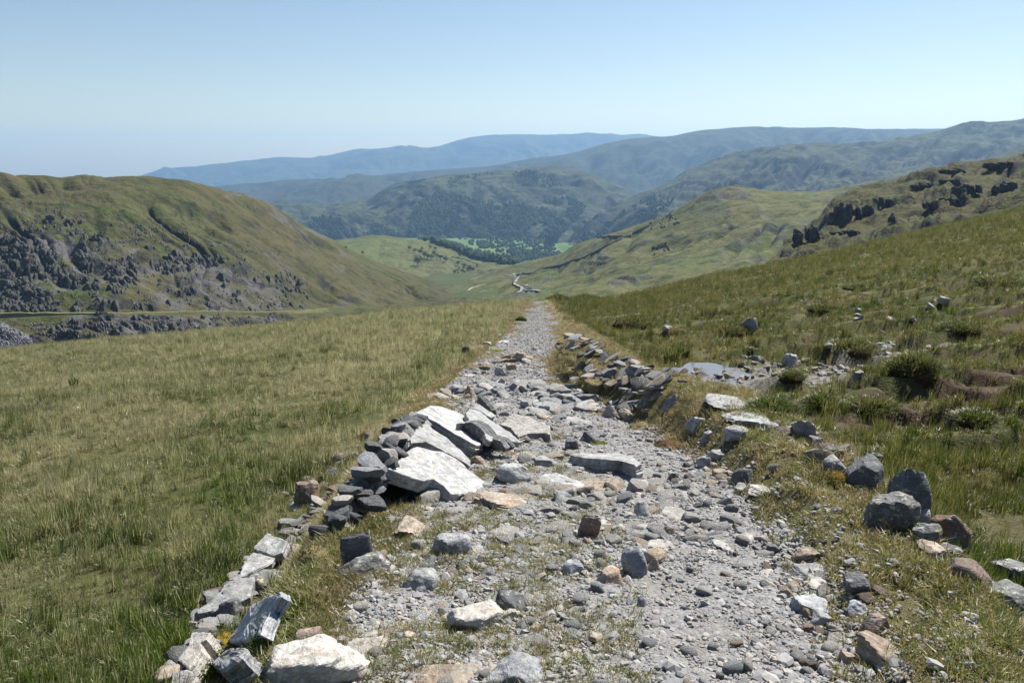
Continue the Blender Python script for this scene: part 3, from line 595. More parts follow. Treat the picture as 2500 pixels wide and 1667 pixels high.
STONES = """
B grey 2013 2064 1115 1160|speckled grey rock at the left end of the big right hand boulder row
A dark 2066 2156 1117 1195|dark angular block with a lit flat top beside rusty moss
A dark 2160 2262 1138 1272|tall dark leaning slab with white stains in the right hand boulder row
B lichen 2113 2223 1184 1287|dark knobbly boulder with lichen streaks in front of the tall leaning slab
B brown 2263 2357 1215 1342|largest rounded brown boulder in the right hand boulder row
B lichen 2231 2294 1270 1326|small lichen spotted boulder against the foot of the big brown boulder
B tan 2235 2302 1332 1378|low tan stone half sunk in grass below the big brown boulder
F blue 2282 2337 1330 1361|thin pale slate lying on top of the dark wedge block
A brown 2306 2414 1345 1421|dark brown wedge shaped block with a flat top at the right edge
B grey 2400 2430 1380 1412|small grey stone squeezed between wedge block and mottled boulders
A lichen 2408 2500 1362 1440|upper mottled white and grey boulder cut by the right edge
B lichen 2385 2535 1405 1500|lower mottled grey boulder at the right edge
A lichen 2346 2376 1288 1331|little white stone with bright yellow lichen behind the brown boulder
B dark 2095 2150 1105 1140|small dark boulder tucked behind the angular block with the lit top
A grey 2205 2265 1235 1292|grey broken block wedged between the tall leaning slab and the big brown boulder
B dark 2290 2345 1325 1362|dark stone in the shade under the big brown boulder
B tan 1936 2001 1341 1378|rounded tan stone leaning on the flat grey stone at the path's right side
F grey 1924 2040 1368 1421|flat grey stone under the rounded tan stone at the path's right side
F pale 1855 1917 1383 1416|white flat stone just left of the stacked tan and grey pair
F pale 1964 2018 1403 1455|pale upright oval flat stone below the flat grey stone
A dark 2060 2118 1405 1459|dark ribbed stone standing in dry grass right of the oval stone
B blue 1926 2022 1456 1507|bluish long rock with dark hollow side and rusty moss at its foot
B grey 1981 2035 1496 1537|squarish grey rock just below the bluish hollow rock
B blue 2070 2118 1468 1502|small bluish stone above a rusty moss cushion
A brown 2101 2165 1501 1555|dark brown slanted stone sunk in turf, right side of the path
A tan 2084 2197 1570 1633|large tan wedge shaped stone near the bottom right corner
A tan 2044 2084 1594 1627|small tan block touching the large tan wedge stone
F pale 2011 2055 1585 1614|white flat stone left of the small tan block
B tan 1980 2010 1570 1592|little pale tan stone above the white flat stone, lower right
F grey 1928 1961 1532 1553|small grey flat chip left of a round brown stone
B brown 1955 1985 1524 1547|small round brown stone below the squarish grey rock
A dark 1785 1835 1143 1187|dark grey pyramid block with one sharp edge beside the right bank
A tan 1740 1776 1145 1170|small orange tan stone left of the dark pyramid block
F pale 1832 1906 1185 1212|long pale flat stone at the grass edge below the dark pyramid block
A pale 1792 1823 1181 1210|pale upright little block left of the long pale flat stone
A grey 1700 1736 1114 1145|ribbed slate chunk standing over a shadowed hollow by the right bank
B grey 1731 1768 1100 1124|rounded grey stone below the overhanging right bank
A grey 1770 1824 1048 1081|bluish grey stone set high in the right turf bank
B grey 1674 1718 1022 1058|rounded grey boulder sunk in the face of the right turf bank
B grey 1714 1736 1052 1082|narrow grey stone in the bank right of the sunk rounded boulder
B tan 1598 1624 1064 1089|rounded tan stone at the foot of the right bank
F slab 1720 1833 975 1010|big pale flat slab lying on top of the right bank near the puddle
F grey 1764 1875 1003 1037|dark fronted slab just below the big pale slab on the right bank
B grey 1934 1986 1027 1070|white and dark mottled boulder on the right bank's outer edge
B grey 1859 1905 1032 1056|low grey stones end rock left of the mottled bank boulder
F tan 1889 1961 1058 1088|flat tan stone in the turf below the mottled bank boulder
B lichen 1975 2016 1065 1093|white stone with yellow lichen, right of the flat tan turf stone
A dark 2003 2051 1086 1112|dark blocky stone at the outer end of the turf bank
B blue 1908 1947 866 900|lone bluish boulder standing in the stony bog
B grey 1808 1848 783 815|pale grey boulder leaning out of the dark peat bank
F pale 1853 1890 756 768|thin pale stone lying high in the right moor grass
F pale 2087 2113 760 774|small white stone in the right moor beyond the bog
F pale 1512 1552 770 782|low pale flat stone in the moor near the first peat bank
B grey 2082 2110 912 935|grey stone in the stream bed below the dark grass tussock
B pale 1618 1640 800 815|pale stone half hidden in grass below the peat bank
B pale 2290 2315 738 752|white stone beside the upper stream trickle
F pale 2010 2032 764 774|tiny white slab in the grass above the upper stream
F pale 905 945 788 799|single pale flat stone alone in the left moor grass
F grey 1218 1248 880 901|grey stone at the left end of the mid path rubble heap
A tan 1255 1283 860 886|brown upright chunk on the mid path rubble heap
F tan 1225 1275 866 888|flat tan slab on top of the mid path rubble heap
B tan 1236 1262 885 906|rounded tan boulder in front of the mid path rubble heap
B grey 1208 1238 897 920|grey rock just below the mid path rubble heap
F pale 1130 1163 906 923|pale flat stone with a dark end beside the left turf edge
F grey 1152 1173 892 912|thin grey slate leaning beside the left turf edge
A grey 1213 1233 922 942|dark wedge standing among the stones below the rubble heap
P tan 1130 1163 941 974|brown tan wedge rock above the great leaning slabs
F tan 1305 1388 932 958|long tan slab lying across the path below the right turf bank
A grey 1346 1395 942 968|dark grey slate propped on the long tan slab
P blue 1388 1433 950 978|pointed bluish boulder at the foot of the right turf bank
B tan 1357 1391 955 973|rounded tan rock in front of the propped dark slate
P pale 1463 1514 987 1022|pale pyramid rock with a shaded left face, right side of path
B tan 1508 1547 999 1027|tan block right of the pale pyramid rock
B tan 1433 1462 994 1011|low tan mound stone left of the pale pyramid rock
F slab 1366 1442 1012 1039|pale wedge slab with dark front edge in mid path
A dark 1416 1466 1052 1083|dark block capped with bright green moss in the gravel
A dark 1379 1412 1071 1100|dark little block above the long dark fronted slab
B tan 1311 1350 1009 1029|tan mounded stone right of the cream flat rock
F grey 1264 1321 992 1018|striped grey rock in the stones above the cream flat rock
F pale 1203 1251 976 994|pale rounded flat stone above the cream flat rock
B grey 1269 1291 978 998|small grey boulder above the striped grey rock
F grey 1291 1333 967 991|grey slanted rock among the mid path stones
A grey 1312 1343 988 1006|dark grey small rock next to the slanted grey rock
F grey 1335 1371 974 992|grey slate right of the slanted grey rock
F pale 1362 1421 991 1011|pale thin slab above the wedge slab in mid path
F pale 1199 1244 823 838|flat slate shelf on the left edge where the path narrows
B pale 1178 1199 834 846|white stone below the slate shelf on the left edge
U dark 1128 1146 848 869|dark slate blade leaning in the left moor grass
F pale 1243 1260 817 826|small white flat stone on the path edge beyond the slate shelf
B grey 1303 1361 1111 1143|rounded grey boulder with a dark hollow beside the long slab
F slab 1303 1430 1147 1206|wide pale flat slab left of the pinkish tan flat boulder
F tan 1408 1545 1156 1209|wide pinkish tan flat boulder in the middle of the path
F grey 1519 1590 1161 1202|grey rock with yellow tint right of the pinkish tan flat boulder
F pale 1394 1450 1137 1160|bluish white small slab behind the pinkish tan flat boulder
P grey 1530 1597 1217 1264|pointed grey rock with split faces below the grass patch
F pale 1604 1678 1228 1274|long cream stone slanting right of the pointed grey rock
F pale 1422 1490 1242 1266|pale flat stone above the brown jagged fin
F pale 1420 1498 1258 1301|cream flat stone behind the brown jagged fin
U brown 1411 1463 1268 1317|brown jagged fin of rock standing in the path
F grey 1325 1408 1279 1322|flat grey stone left of the brown jagged fin
B grey 1489 1515 1281 1305|small round grey stone right of the brown jagged fin
F pale 1517 1598 1273 1309|long pale stone with a squared right end
B tan 1614 1649 1283 1310|tan round stone in grass right of the long squared stone
F pale 1572 1662 1310 1350|elongated pale boulder above the egg shaped stone
F pale 1657 1718 1311 1337|pale flat stone right of the elongated pale boulder
B blue 1522 1580 1331 1412|upright egg shaped bluish stone in the middle of the path
B tan 1560 1625 1331 1378|tan rock behind the egg shaped stone
B tan 1583 1610 1364 1396|small tan stone tucked beside the egg shaped stone
B blue 1373 1430 1366 1407|bluish grey stone with a dark hollow left of the banded stone
F pale 1421 1453 1357 1384|small white stone above the bluish hollow stone
B tan 1450 1519 1382 1432|brown banded rounded stone left of the egg shaped stone
F pale 1739 1792 1316 1343|white embedded stone in the gravel right of path centre
F pale 1708 1756 1341 1361|white low stone below the embedded white stone
F pale 1790 1838 1302 1324|bright white flat stone in the gravel near the right verge
A dark 1870 1906 1330 1355|dark blocky stone at the gravel's right edge
B pale 1097 1238 1467 1546|large cream boulder with a shaded left side in the lower path
B dark 1205 1283 1440 1498|dark grey block behind the large cream boulder
B pale 1231 1269 1483 1512|small pale stone in front of the dark grey block
B blue 1185 1340 1613 1690|bluish pale boulder with a dark hollow cut by the bottom edge
F tan 978 1176 1612 1690|wide tan flat rock at the bottom edge left of the bluish boulder
F grey 1343 1391 1423 1453|grey square flat stone below the bluish hollow stone
B pale 1591 1623 1452 1475|small pale angular stone in the gravel below the egg stone
P grey 1550 1584 1453 1487|small grey pointed stone in the gravel below the egg stone
B tan 1387 1424 1580 1604|tan rounded stone near the bottom edge of the path
F pale 1501 1540 1570 1592|layered pale stone in the lower gravel
P pale 1462 1499 1595 1619|small pale pyramid stone in the lower gravel
F tan 1392 1434 1633 1658|cream tan flat stone near the bottom edge
F tan 1376 1406 1600 1626|tan stone just above the cream tan flat stone
F pale 1335 1378 1520 1542|white chip stone right of the large cream boulder
F pale 1835 1890 1539 1559|flat pale stone alone in the right hand gravel
B pale 633 893 1576 1700|biggest pale boulder with orange stains at the bottom edge
F pale 839 946 1544 1624|pale grey flat slab right of the biggest bottom boulder
B brown 701 786 1534 1600|dark brownish boulder behind the biggest bottom boulder
F tan 956 1041 1229 1315|orange stained slab leaning below the mossy cap
B grey 1058 1150 1296 1362|pale grey rock split by a dark diagonal fissure
B lichen 832 960 1349 1413|boulder covered with yellow lichen patches
U dark 838 912 1318 1385|dark slate fin standing behind the lichen covered boulder
B grey 986 1072 1393 1450|rounded grey boulder in the gravel left of path centre
F blue 1010 1050 1494 1527|bluish white thin slate lying on fine gravel
B tan 976 1011 1542 1568|round flat tan pebble stone on fine gravel
B lichen 596 711 1383 1450|stained boulder with yellow spots resting on the left edging slabs
B dark 540 596 1464 1518|dark round stone tucked under the longest edging slab
F pale 468 545 1499 1539|pale stone with dry moss under the longest edging slab
F pale 733 797 1265 1299|pale flat stone alone on the slope below the slate wall
F tan 712 752 1313 1352|tan slab piece set in moss right of the topmost edging slab
B tan 380 452 1632 1680|rusty topped stone at the lower left corner of the edging
B brown 722 781 1176 1234|brown shaded boulder on the slope left of the slate wall
B brown 812 874 1101 1137|brownish rock lying at the field edge of the embankment
B brown 880 920 1052 1075|small rounded brown rock on the field edge
F tan 1160 1343 1178 1259|largest orange tan flat rock at the end of the great slabs
B grey 1208 1299 1129 1181|grey mounded rock right of the great leaning slabs
B tan 1151 1189 1108 1137|small tan rock under the great slabs' right end
F tan 1152 1202 1128 1150|low orange tan rock below the small tan rock
F tan 1252 1316 1090 1126|flat tan rock above the grey mounded rock
F pale 845 885 1205 1228|pale chip of slate fallen in front of the slate wall
F pale 700 740 1222 1246|pale stone below the brown shaded boulder
F pale 1010 1040 1462 1480|small cream stone near the grey boulder in the gravel
F pale 1420 1456 1300 1318|small cream slab by the foot of the jagged fin
F pale 1690 1745 1180 1200|low whitish stone in the gravel below the ribbed slate chunk
F grey 1640 1690 1195 1216|grey flat cobble in the gravel left of the low whitish stone
"""
for i, ln in enumerate(STONES.strip().split('\n')):
    a, lab = ln.split('|'); k, tone, x0, x1, y0, y1 = a.split()
    place_stone(k, tone, float(x0), float(x1), float(y0), float(y1), lab, 100+i)

# ---- great slabs: an outline on a tilted bed, given thickness
def slab(name, label, poly, bed, th, tone, seed, lean=None):
    """poly: pixels of the outline; bed: three (px, py, height over ground) that fix the plane of its upper face"""
    b = [hit(*q) for q in bed]
    if lean is None:
        n = np.cross(b[1]-b[0], b[2]-b[0]); n /= np.linalg.norm(n)
        if n[2] < 0: n = -n
    else:                                                          # stands on the line between two places, leaning back
        e_ = b[1]-b[0]; h_ = np.array([-e_[1], e_[0], 0.0]); h_ /= np.linalg.norm(h_)
        if h_[1] > 0: h_ = -h_
        n = h_*math.cos(math.radians(lean)) + np.array([0, 0, 1.0])*math.sin(math.radians(lean))
    P = []
    for px, py in poly:
        r = ray(px, py); e = np.array(EYE); t = ((b[0]-e)@n)/(r@n); P.append(e + r*t)
    P = np.array(P); c = P.mean(0); ex = P[0]-c; ex -= n*(ex@n); ex /= np.linalg.norm(ex); ey = np.cross(n, ex)
    q = np.stack([(P-c)@ex, (P-c)@ey], 1)
    r = np.random.default_rng(seed); out = []
    for i in range(len(q)):
        a, d = q[i], q[(i+1) % len(q)]; L = np.linalg.norm(d-a); k = max(1, int(L/.035))
        for j in range(k):
            out.append(a+(d-a)*j/k + r.normal(0, .004, 2)*(j > 0))
    out = np.array(out); N = len(out); ctr = out.mean(0); V = []; Fc = []
    rings = []
    def ring(sc, z, jit=0.0):
        w_ = ctr + (out-ctr)*(np.asarray(sc)[:, None] if np.ndim(sc) else sc); zz = z + jit
        rings.append(len(V)); V.extend(np.column_stack([w_, np.broadcast_to(zz, N)]).tolist())
    top = lambda s_: .010*fbm((ctr+(out-ctr)*s_)[:, 0]*6+seed, (ctr+(out-ctr)*s_)[:, 1]*6, 1, 3) + .006*np.sin((ctr+(out-ctr)*s_)[:, 1]*9)
    for s_ in (.03, .25, .5, .72, .90): ring(s_, top(s_))
    ring(.985, top(1.0)-.004)
    lay = max(3, int(th/.022)); prev = 1.0
    for j in range(lay):
        o_ = 1.0 + .02*r.normal(size=1)[0] + .022*pn(np.arange(N)*.35, j*3.1, seed)
        ring(o_, -.012 - th*(j+.15)/lay); ring(o_-.012, -.012 - th*(j+.85)/lay)
    ring(.9, -.02-th); ring(.05, -.02-th)
    for k in range(len(rings)-1):
        a, d = rings[k], rings[k+1]
        for i in range(N):
            Fc.append((a+i, d+i, d+(i+1) % N, a+(i+1) % N))
    Fc.append(tuple(range(rings[0], rings[0]+N))); Fc.append(tuple(reversed(range(rings[-1], rings[-1]+N))))
    o = mesh_obj(name, V, Fc, SM[tone], smooth=False)
    M = np.eye(4); M[:3, 0] = ex; M[:3, 1] = ey; M[:3, 2] = n; M[:3, 3] = c
    o.matrix_world = Matrix(M.tolist())
    for t_ in np.linspace(0, 1, 4):
        for w_ in P: BARE.append((c[0]+(w_[0]-c[0])*t_*.8, c[1]+(w_[1]-c[1])*t_*.8, .12, .12))
    tag(o, label, 'stone slab'); return o
def Z4(L): return [(850+a/4.704, 950+b/4.704) for a, b in L]
def Z5(L): return [(1300+a/4.704, 880+b/4.704) for a, b in L]
def Z7(L): return [(1700+a/2.541, 1050+b/2.541) for a, b in L]
slab('slate_slab', 'lowest and largest pale leaning slab, lichen spotted, nearest of the great slabs',
     Z4([(740,640),(900,672),(1080,710),(1235,790),(1400,940),(1500,1010),(1600,1085),(1500,1170),(1380,1200),(1180,1205),(1090,1110),(980,1040),(870,1050),(700,990),(540,935),(470,900),(590,800)]),
     [(1172,1182,.03),(955,1140,.34),(1010,1090,.36)], .11, 'slab', 1)
slab('slate_slab', 'long narrow pale slab between the nearest great slab and the dark edged slabs',
     Z4([(790,400),(870,390),(930,402),(970,450),(1130,560),(1280,690),(1415,820),(1418,885),(1240,775),(1080,705),(880,600),(800,570),(720,620),(715,560),(770,480)]),
     [(1148,1128,.07),(1025,1040,.40),(1012,1075,.41)], .11, 'slab', 2)
slab('slate_slab', 'upper left great slab with a long dark broken edge and moss specks',
     Z4([(755,262),(840,225),(935,185),(1020,195),(1120,215),(1240,250),(1335,300),(1420,440),(1560,640),(1480,650),(1200,490),(1000,375),(860,310)]),
     [(1170,1085,.14),(1012,1005,.42),(1050,992,.36)], .13, 'slab', 3)
slab('slate_slab', 'pale tapering slab lying over the dark ended slab and pointing right',
     Z4([(1250,385),(1400,350),(1345,275),(1392,215),(1510,255),(1640,350),(1760,430),(1880,510),(1985,598),(1890,580),(1750,545),(1640,580),(1590,550),(1500,440),(1380,382)]),
     [(1265,1075,.10),(1120,1030,.32),(1148,997,.30)], .07, 'slab', 4)
slab('slate_slab', 'slab with a broad dark rough end face below the tapering slab',
     Z4([(1225,405),(1385,375),(1500,430),(1600,560),(1740,600),(1812,690),(1790,725),(1650,660),(1500,590),(1330,500)]),
     [(1232,1100,.10),(1112,1036,.26),(1160,1050,.24)], .12, 'dark', 5)
slab('slate_slab', 'smooth pale slab at the outer left below the small dark block',
     Z4([(490,535),(560,465),(640,520),(695,580),(690,650),(640,695),(600,650)]),
     [(985,1090,.26),(958,1060,.30),(970,1050,.33)], .05, 'slab', 6)
slab('slate_block', 'small dark blue block wedged at the top left of the great slabs',
     Z4([(570,450),(655,350),(745,328),(750,400),(700,440)]),
     [(1000,1040,.36),(975,1045,.34),(1000,1022,.36)], .17, 'dark', 7)
slab('slate_slab', 'cream flat rock with a broken front edge right of the tapering slab',
     Z4([(1745,400),(1820,330),(1900,258),(2100,330),(2325,420),(2330,520),(2250,500),(2060,500),(1960,545),(1860,440)]),
     [(1262,1060,.10),(1240,1010,.13),(1342,1050,.10)], .10, 'pale', 8)
slab('slate_slab', 'thin upright slate with a yellow streak behind the great slabs',
     Z4([(1520,130),(1540,62),(1620,130),(1700,232),(1722,290),(1640,270),(1570,200)]),
     [(1215,1010,.03),(1175,965,.22),(1205,985,.16)], .05, 'lichen', 9)
slab('slate_slab', 'grey slate with dark underside behind the tapering slab',
     Z4([(1385,205),(1450,195),(1510,160),(1600,230),(1700,310),(1640,330),(1530,255)]),
     [(1205,1020,.08),(1146,993,.26),(1170,985,.24)], .06, 'grey', 10)
slab('slate_slab', 'long flat slab with a dark hollow front in the path centre',
     [(1387,1107),(1420,1103),(1500,1105),(1545,1112),(1570,1135),(1555,1140),(1520,1122),(1470,1122),(1430,1118)],
     [(1400,1112,.12),(1565,1137,.16),(1500,1105,.13)], .15, 'slab', 11)
slab('leaning_slab', 'narrow slate blade leaning against the right turf bank',
     Z5([(920,555),(1000,460),(1120,320),(1180,395),(1100,430),(1010,490),(950,550)]),
     [(1496,1003),(1530,984)], .06, 'grey', 12, 40)
slab('leaning_slab', 'broad lichen speckled slate leaning in the right bank',
     Z5([(1180,560),(1240,420),(1340,365),(1430,315),(1500,370),(1520,430),(1470,470),(1380,560),(1290,550)]),
     [(1552,1003),(1602,1000)], .08, 'lichen', 13, 30)
slab('leaning_slab', 'tall pale slate leaning right of the broad lichen speckled slate',
     Z5([(1470,610),(1510,490),(1560,420),(1640,372),(1640,440),(1600,540),(1550,600)]),
     [(1610,1012),(1640,1003)], .07, 'grey', 14, 28)
slab('leaning_slab', 'dark slate standing on edge above the white stone in the right bank',
     Z5([(1110,225),(1160,205),(1210,205),(1260,265),(1290,325),(1240,300),(1130,265)]),
     [(1536,940),(1576,954)], .06, 'dark', 15, 35)

def Z6(L): return [(400+a/2.94, 1200+b/2.94) for a, b in L]
slab('edging_slab', 'topmost flat slab of the left edging row', Z6([(640,395),(735,290),(830,325),(890,355),(850,440),(790,462),(640,415)]), [(640,1345,.12),(690,1350,.14),(655,1300,.20)], .06, 'slab', 21)
slab('edging_slab', 'second flat slab of the left edging row', Z6([(640,432),(790,468),(770,505),(700,540),(570,612),(540,615),(560,540),(590,490)]), [(590,1410,.10),(660,1365,.14),(605,1355,.16)], .06, 'slab', 22)
slab('edging_slab', 'longest flat slab of the left edging row, pointing left', Z6([(645,602),(615,745),(430,830),(240,878),(232,855),(400,720),(440,660),(560,620)]), [(485,1498,.10),(600,1450,.13),(610,1405,.15)], .07, 'slab', 23)
slab('edging_slab', 'bare smooth grey slate blade tilting out of the moss', Z6([(445,1072),(520,950),(620,810),(730,745),(830,712),(835,750),(770,850),(715,980),(700,1030),(610,1065),(530,1085)]), [(560,1565,.04),(632,1550,.08),(675,1450,.14)], .05, 'blue', 24)
slab('edging_slab', 'layered pale slabs stacked at the lower left of the edging', Z6([(200,1012),(330,1000),(300,1050),(260,1080),(270,1140),(180,1270),(100,1215),(140,1150),(180,1100)]), [(440,1615,.10),(480,1600,.14),(480,1545,.16)], .16, 'pale', 25)
slab('edging_slab', 'grey stone overgrown by bilberry near the bottom left', Z6([(330,1200),(440,1125),(570,1120),(540,1180),(480,1230),(420,1270),(340,1230)]), [(520,1620,.10),(560,1615,.12),(560,1580,.14)], .10, 'grey', 26)
slab('edging_slab', 'pale slate half buried between moss and the field, bottom left', Z6([(60,1290),(150,1270),(210,1300),(160,1380),(40,1400)]), [(425,1660,.08),(460,1655,.10),(455,1635,.12)], .08, 'pale', 27)
# ---- walls of stones: the stones are parts of their wall
def slate_pieces(n, seed):
    return [rock_shape(seed+i, 2 if i % 2 else 3, planes=7, soft=.02, rough=.03, strata=.06) for i in range(n)]
PIECES = slate_pieces(10, 900); PM = {}
def piece(i, tone):
    k = (i, tone)
    if k not in PM:
        v, f = PIECES[i]; me = bpy.data.meshes.new('stone'); me.from_pydata(v.tolist(), [], f.tolist()); me.materials.append(SM[tone]); me.polygons.foreach_set('use_smooth', np.ones(len(me.polygons), bool)); sharp(me, 35); PM[k] = me
    return PM[k]
def wall_stone(parent, org, p, size, rot, i, tone):
    o = bpy.data.objects.new('stone', piece(i, tone)); C.objects.link(o); o.parent = parent
    o.location = Vector(p)-Vector(org); o.scale = size; o.rotation_euler = rot
    return o
def retaining_wall():
    foot = [(800,1300),(830,1265),(855,1235),(880,1205),(905,1175),(930,1150),(955,1120),(965,1095),(975,1075)]
    pts = [hit(a, b) for a, b in foot]; org = pts[3].copy()
    wl_ = empty('dry_stone_wall', org); tag(wl_, 'crumbling dry slate wall in dark shade below the great slabs', 'wall')
    r = np.random.default_rng(5)
    hts = [.20, .30, .40, .48, .52, .50, .42, .36, .30]
    for k in range(len(pts)-1):
        a, b = pts[k], pts[k+1]; L = np.linalg.norm(b-a); m = max(2, int(L/.085))
        for j in range(m):
            t = (j+r.uniform(-.2, .2))/m; base = a+(b-a)*t; h = hts[k]+(hts[k+1]-hts[k])*t; z = 0.0
            row = 0
            while z < h:
                th = r.uniform(.028, .085)
                p = base + np.array([.05+.22*z/.5 + r.normal(0, .05), r.normal(0, .05), 0]); p[2] = base[2] - .06 + z + th/2
                wall_stone(wl_, org, p, (r.uniform(.10, .28), r.uniform(.10, .24), th*1.3), (r.normal(0, .22), r.normal(.15, .28), r.uniform(-.9, 1.2)), int(r.integers(10)), r.choice(['dark', 'grey', 'dark', 'blue', 'dark', 'pale']))
                z += th*.85; row += 1
retaining_wall()
def rubble(name, label, cat, pix, n, seed, smin, smax, tones, tilt=.3, lift=0.0, flat=.4, sink=.22):
    """stones spilled along a line of pixels with a spread"""
    r = np.random.default_rng(seed); q = [hit(a, b) for a, b, _ in pix]; sp = [c for _, _, c in pix]
    org = q[len(q)//2].copy(); e = empty(name, org); tag(e, label, cat)
    for i in range(n):
        t = r.uniform(0, len(q)-1.001); k = int(t); f = t-k; p = q[k]+(q[k+1]-q[k])*f; s_ = sp[k]+(sp[k+1]-sp[k])*f
        p = p + np.array([r.normal(0, s_), r.normal(0, s_*.6), 0]); wd = math.exp(r.uniform(math.log(smin), math.log(smax)))
        th = wd*r.uniform(.25, .25+flat); p[2] = float(G(p[0], p[1])) + th*sink + lift*r.uniform(0, 1)*max(0, 1-np.hypot(p[0]-(q[k][0]+(q[k+1][0]-q[k][0])*f), 0)/max(s_*1.5, .01))
        wall_stone(e, org, p, (wd, wd*r.uniform(.5, .9), th), (r.normal(0, tilt), r.normal(0, tilt), r.uniform(0, 6.3)), int(r.integers(10)), r.choice(tones))
    return e
def slate_bank():
    pix = [(1378,838,.16),(1420,858,.25),(1450,880,.28),(1490,905,.30),(1530,925,.25),(1575,945,.22),(1620,960,.2)]
    q = [hit(a, b) for a, b, _ in pix]; sp = [c for _, _, c in pix]; r = np.random.default_rng(12)
    org = q[3].copy(); e = empty('tumbled_wall', org); tag(e, 'tumbled bank of tilted mossy slates along the right side of the path', 'wall')
    for i in range(105):
        t = r.uniform(0, len(q)-1.001); k = int(t); f = t-k; p = q[k]+(q[k+1]-q[k])*f; s_ = sp[k]+(sp[k+1]-sp[k])*f
        d = r.normal(0, s_); p = p + np.array([d, r.normal(0, .25), 0]); L = math.exp(r.uniform(-2.0, -1.0))
        p[2] = float(G(p[0], p[1])) + .04 + max(0, .20-abs(d)*.45)*r.uniform(.2, 1)
        wall_stone(e, org, p, (L, L*r.uniform(.45, .8), L*r.uniform(.14, .32)), (r.normal(.1, .3), -r.uniform(-.15, .75), r.uniform(-.9, 1.1)), int(r.integers(10)), r.choice(['grey', 'grey', 'blue', 'lichen', 'slab', 'tan', 'dark']))
slate_bank()
rubble('rubble_heap', 'low heap of small broken slate at the field foot of the slate wall', 'rubble', [(735,1215,.10),(770,1190,.16),(800,1165,.16),(840,1140,.12),(880,1095,.1),(920,1062,.1)], 70, 21, .05, .17, ['brown', 'grey', 'pale', 'tan', 'brown'], lift=.05)
rubble('rubble_heap', 'ridge of brown rubble across the path where it narrows', 'rubble', [(1170,905,.15),(1215,892,.25),(1255,882,.25),(1290,880,.12)], 45, 22, .10, .42, ['tan', 'grey', 'brown', 'tan', 'pale'], lift=.08)
rubble('rubble_heap', 'rough band of broken stones lying across the path behind the great slabs', 'rubble', [(1085,975,.15),(1140,968,.25),(1200,958,.35),(1260,955,.4),(1320,965,.35),(1370,980,.3),(1415,985,.2)], 150, 23, .08, .36, ['grey', 'pale', 'tan', 'grey', 'blue', 'pale'], lift=.03)
rubble('rubble_heap', 'scatter of broken stones between the cream flat rock and the wedge slab', 'rubble', [(1290,1020,.25),(1340,1030,.25),(1380,1050,.2),(1340,1090,.2),(1290,1130,.2)], 40, 24, .06, .20, ['grey', 'pale', 'tan', 'pale'])
rubble('rubble_heap', 'white stones on the brow where the path drops out of sight', 'rubble', [(1285,737,.6),(1312,735.5,1.0),(1338,737,.6)], 60, 25, .3, .9, ['pale', 'slab', 'pale'], lift=.1)
rubble('rubble_heap', 'small stones lining the left turf edge beyond the slate shelf', 'rubble', [(1165,850,.12),(1185,835,.14),(1205,825,.14),(1235,815,.12)], 26, 26, .08, .32, ['grey', 'pale', 'dark', 'tan'])
rubble('rubble_heap', 'white pebbly stones strewn over the stony bog right of the puddle', 'rubble', [(1815,930,.4),(1870,915,.7),(1940,905,.9),(2020,900,.9),(2100,890,.8),(2150,868,.6)], 280, 27, .06, .30, ['pale', 'grey', 'pale', 'tan', 'grey'])
rubble('rubble_heap', 'pale stones marking the upper trickle of the stream on the right moor', 'rubble', [(2190,835,.6),(2240,812,.6),(2230,785,.9),(2120,770,1.6),(2250,730,2.0)], 75, 28, .10, .42, ['pale', 'slab', 'grey', 'pale'])
rubble('rubble_heap', 'loose edging stones along the left turf edge near the camera', 'rubble', [(440,1640,.08),(500,1570,.1),(560,1500,.1),(620,1420,.1),(680,1340,.1),(740,1300,.12),(790,1250,.12)], 95, 29, .05, .22, ['grey', 'pale', 'brown', 'tan'])
rubble('rubble_heap', 'stones half buried in the outer right verge below the turf bank', 'rubble', [(1850,1035,.15),(1930,1060,.15),(2010,1100,.12),(2060,1150,.1)], 30, 30, .08, .26, ['grey', 'lichen', 'brown', 'tan'])

rubble('rubble_heap', 'flat broken stones bedded in the middle of the path below the long slab', 'rubble', [(1220,1215,.25),(1330,1230,.3),(1450,1225,.3),(1560,1215,.25),(1660,1200,.25)], 85, 34, .05, .22, ['pale', 'grey', 'tan', 'pale', 'slab'], tilt=.18)
rubble('rubble_heap', 'pale stones bedded across the path near the egg shaped stone', 'rubble', [(1300,1340,.25),(1420,1330,.25),(1560,1300,.3),(1700,1300,.3),(1820,1310,.2)], 100, 35, .04, .17, ['pale', 'grey', 'pale', 'tan', 'slab'], tilt=.18)
rubble('rubble_heap', 'stones strewn along the right edge of the gravel near the bottom', 'rubble', [(1880,1350,.12),(1950,1430,.15),(2010,1520,.15),(2050,1600,.15)], 70, 36, .035, .13, ['grey', 'pale', 'tan', 'brown'])
rubble('rubble_heap', 'broken slate chips lying beside the fissured rock', 'rubble', [(1030,1380,.12),(1110,1390,.15),(1180,1370,.15),(1240,1330,.15)], 50, 37, .03, .11, ['grey', 'tan', 'dark', 'pale'])
rubble('rubble_heap', 'angular stones in the gravel between the long slab and the right bank', 'rubble', [(1600,1130,.15),(1680,1160,.2),(1740,1190,.2),(1700,1240,.2)], 50, 38, .05, .16, ['grey', 'pale', 'tan', 'dark'])
rubble('rubble_heap', 'half buried flat slabs paving the path between the great slabs and the long slab', 'rubble', [(1180,1270,.25),(1260,1190,.3),(1360,1130,.3),(1450,1180,.3),(1550,1250,.3),(1480,1330,.3),(1380,1290,.3)], 75, 41, .10, .32, ['pale', 'grey', 'slab', 'tan', 'grey', 'pale'], tilt=.10, flat=.05, sink=.05)
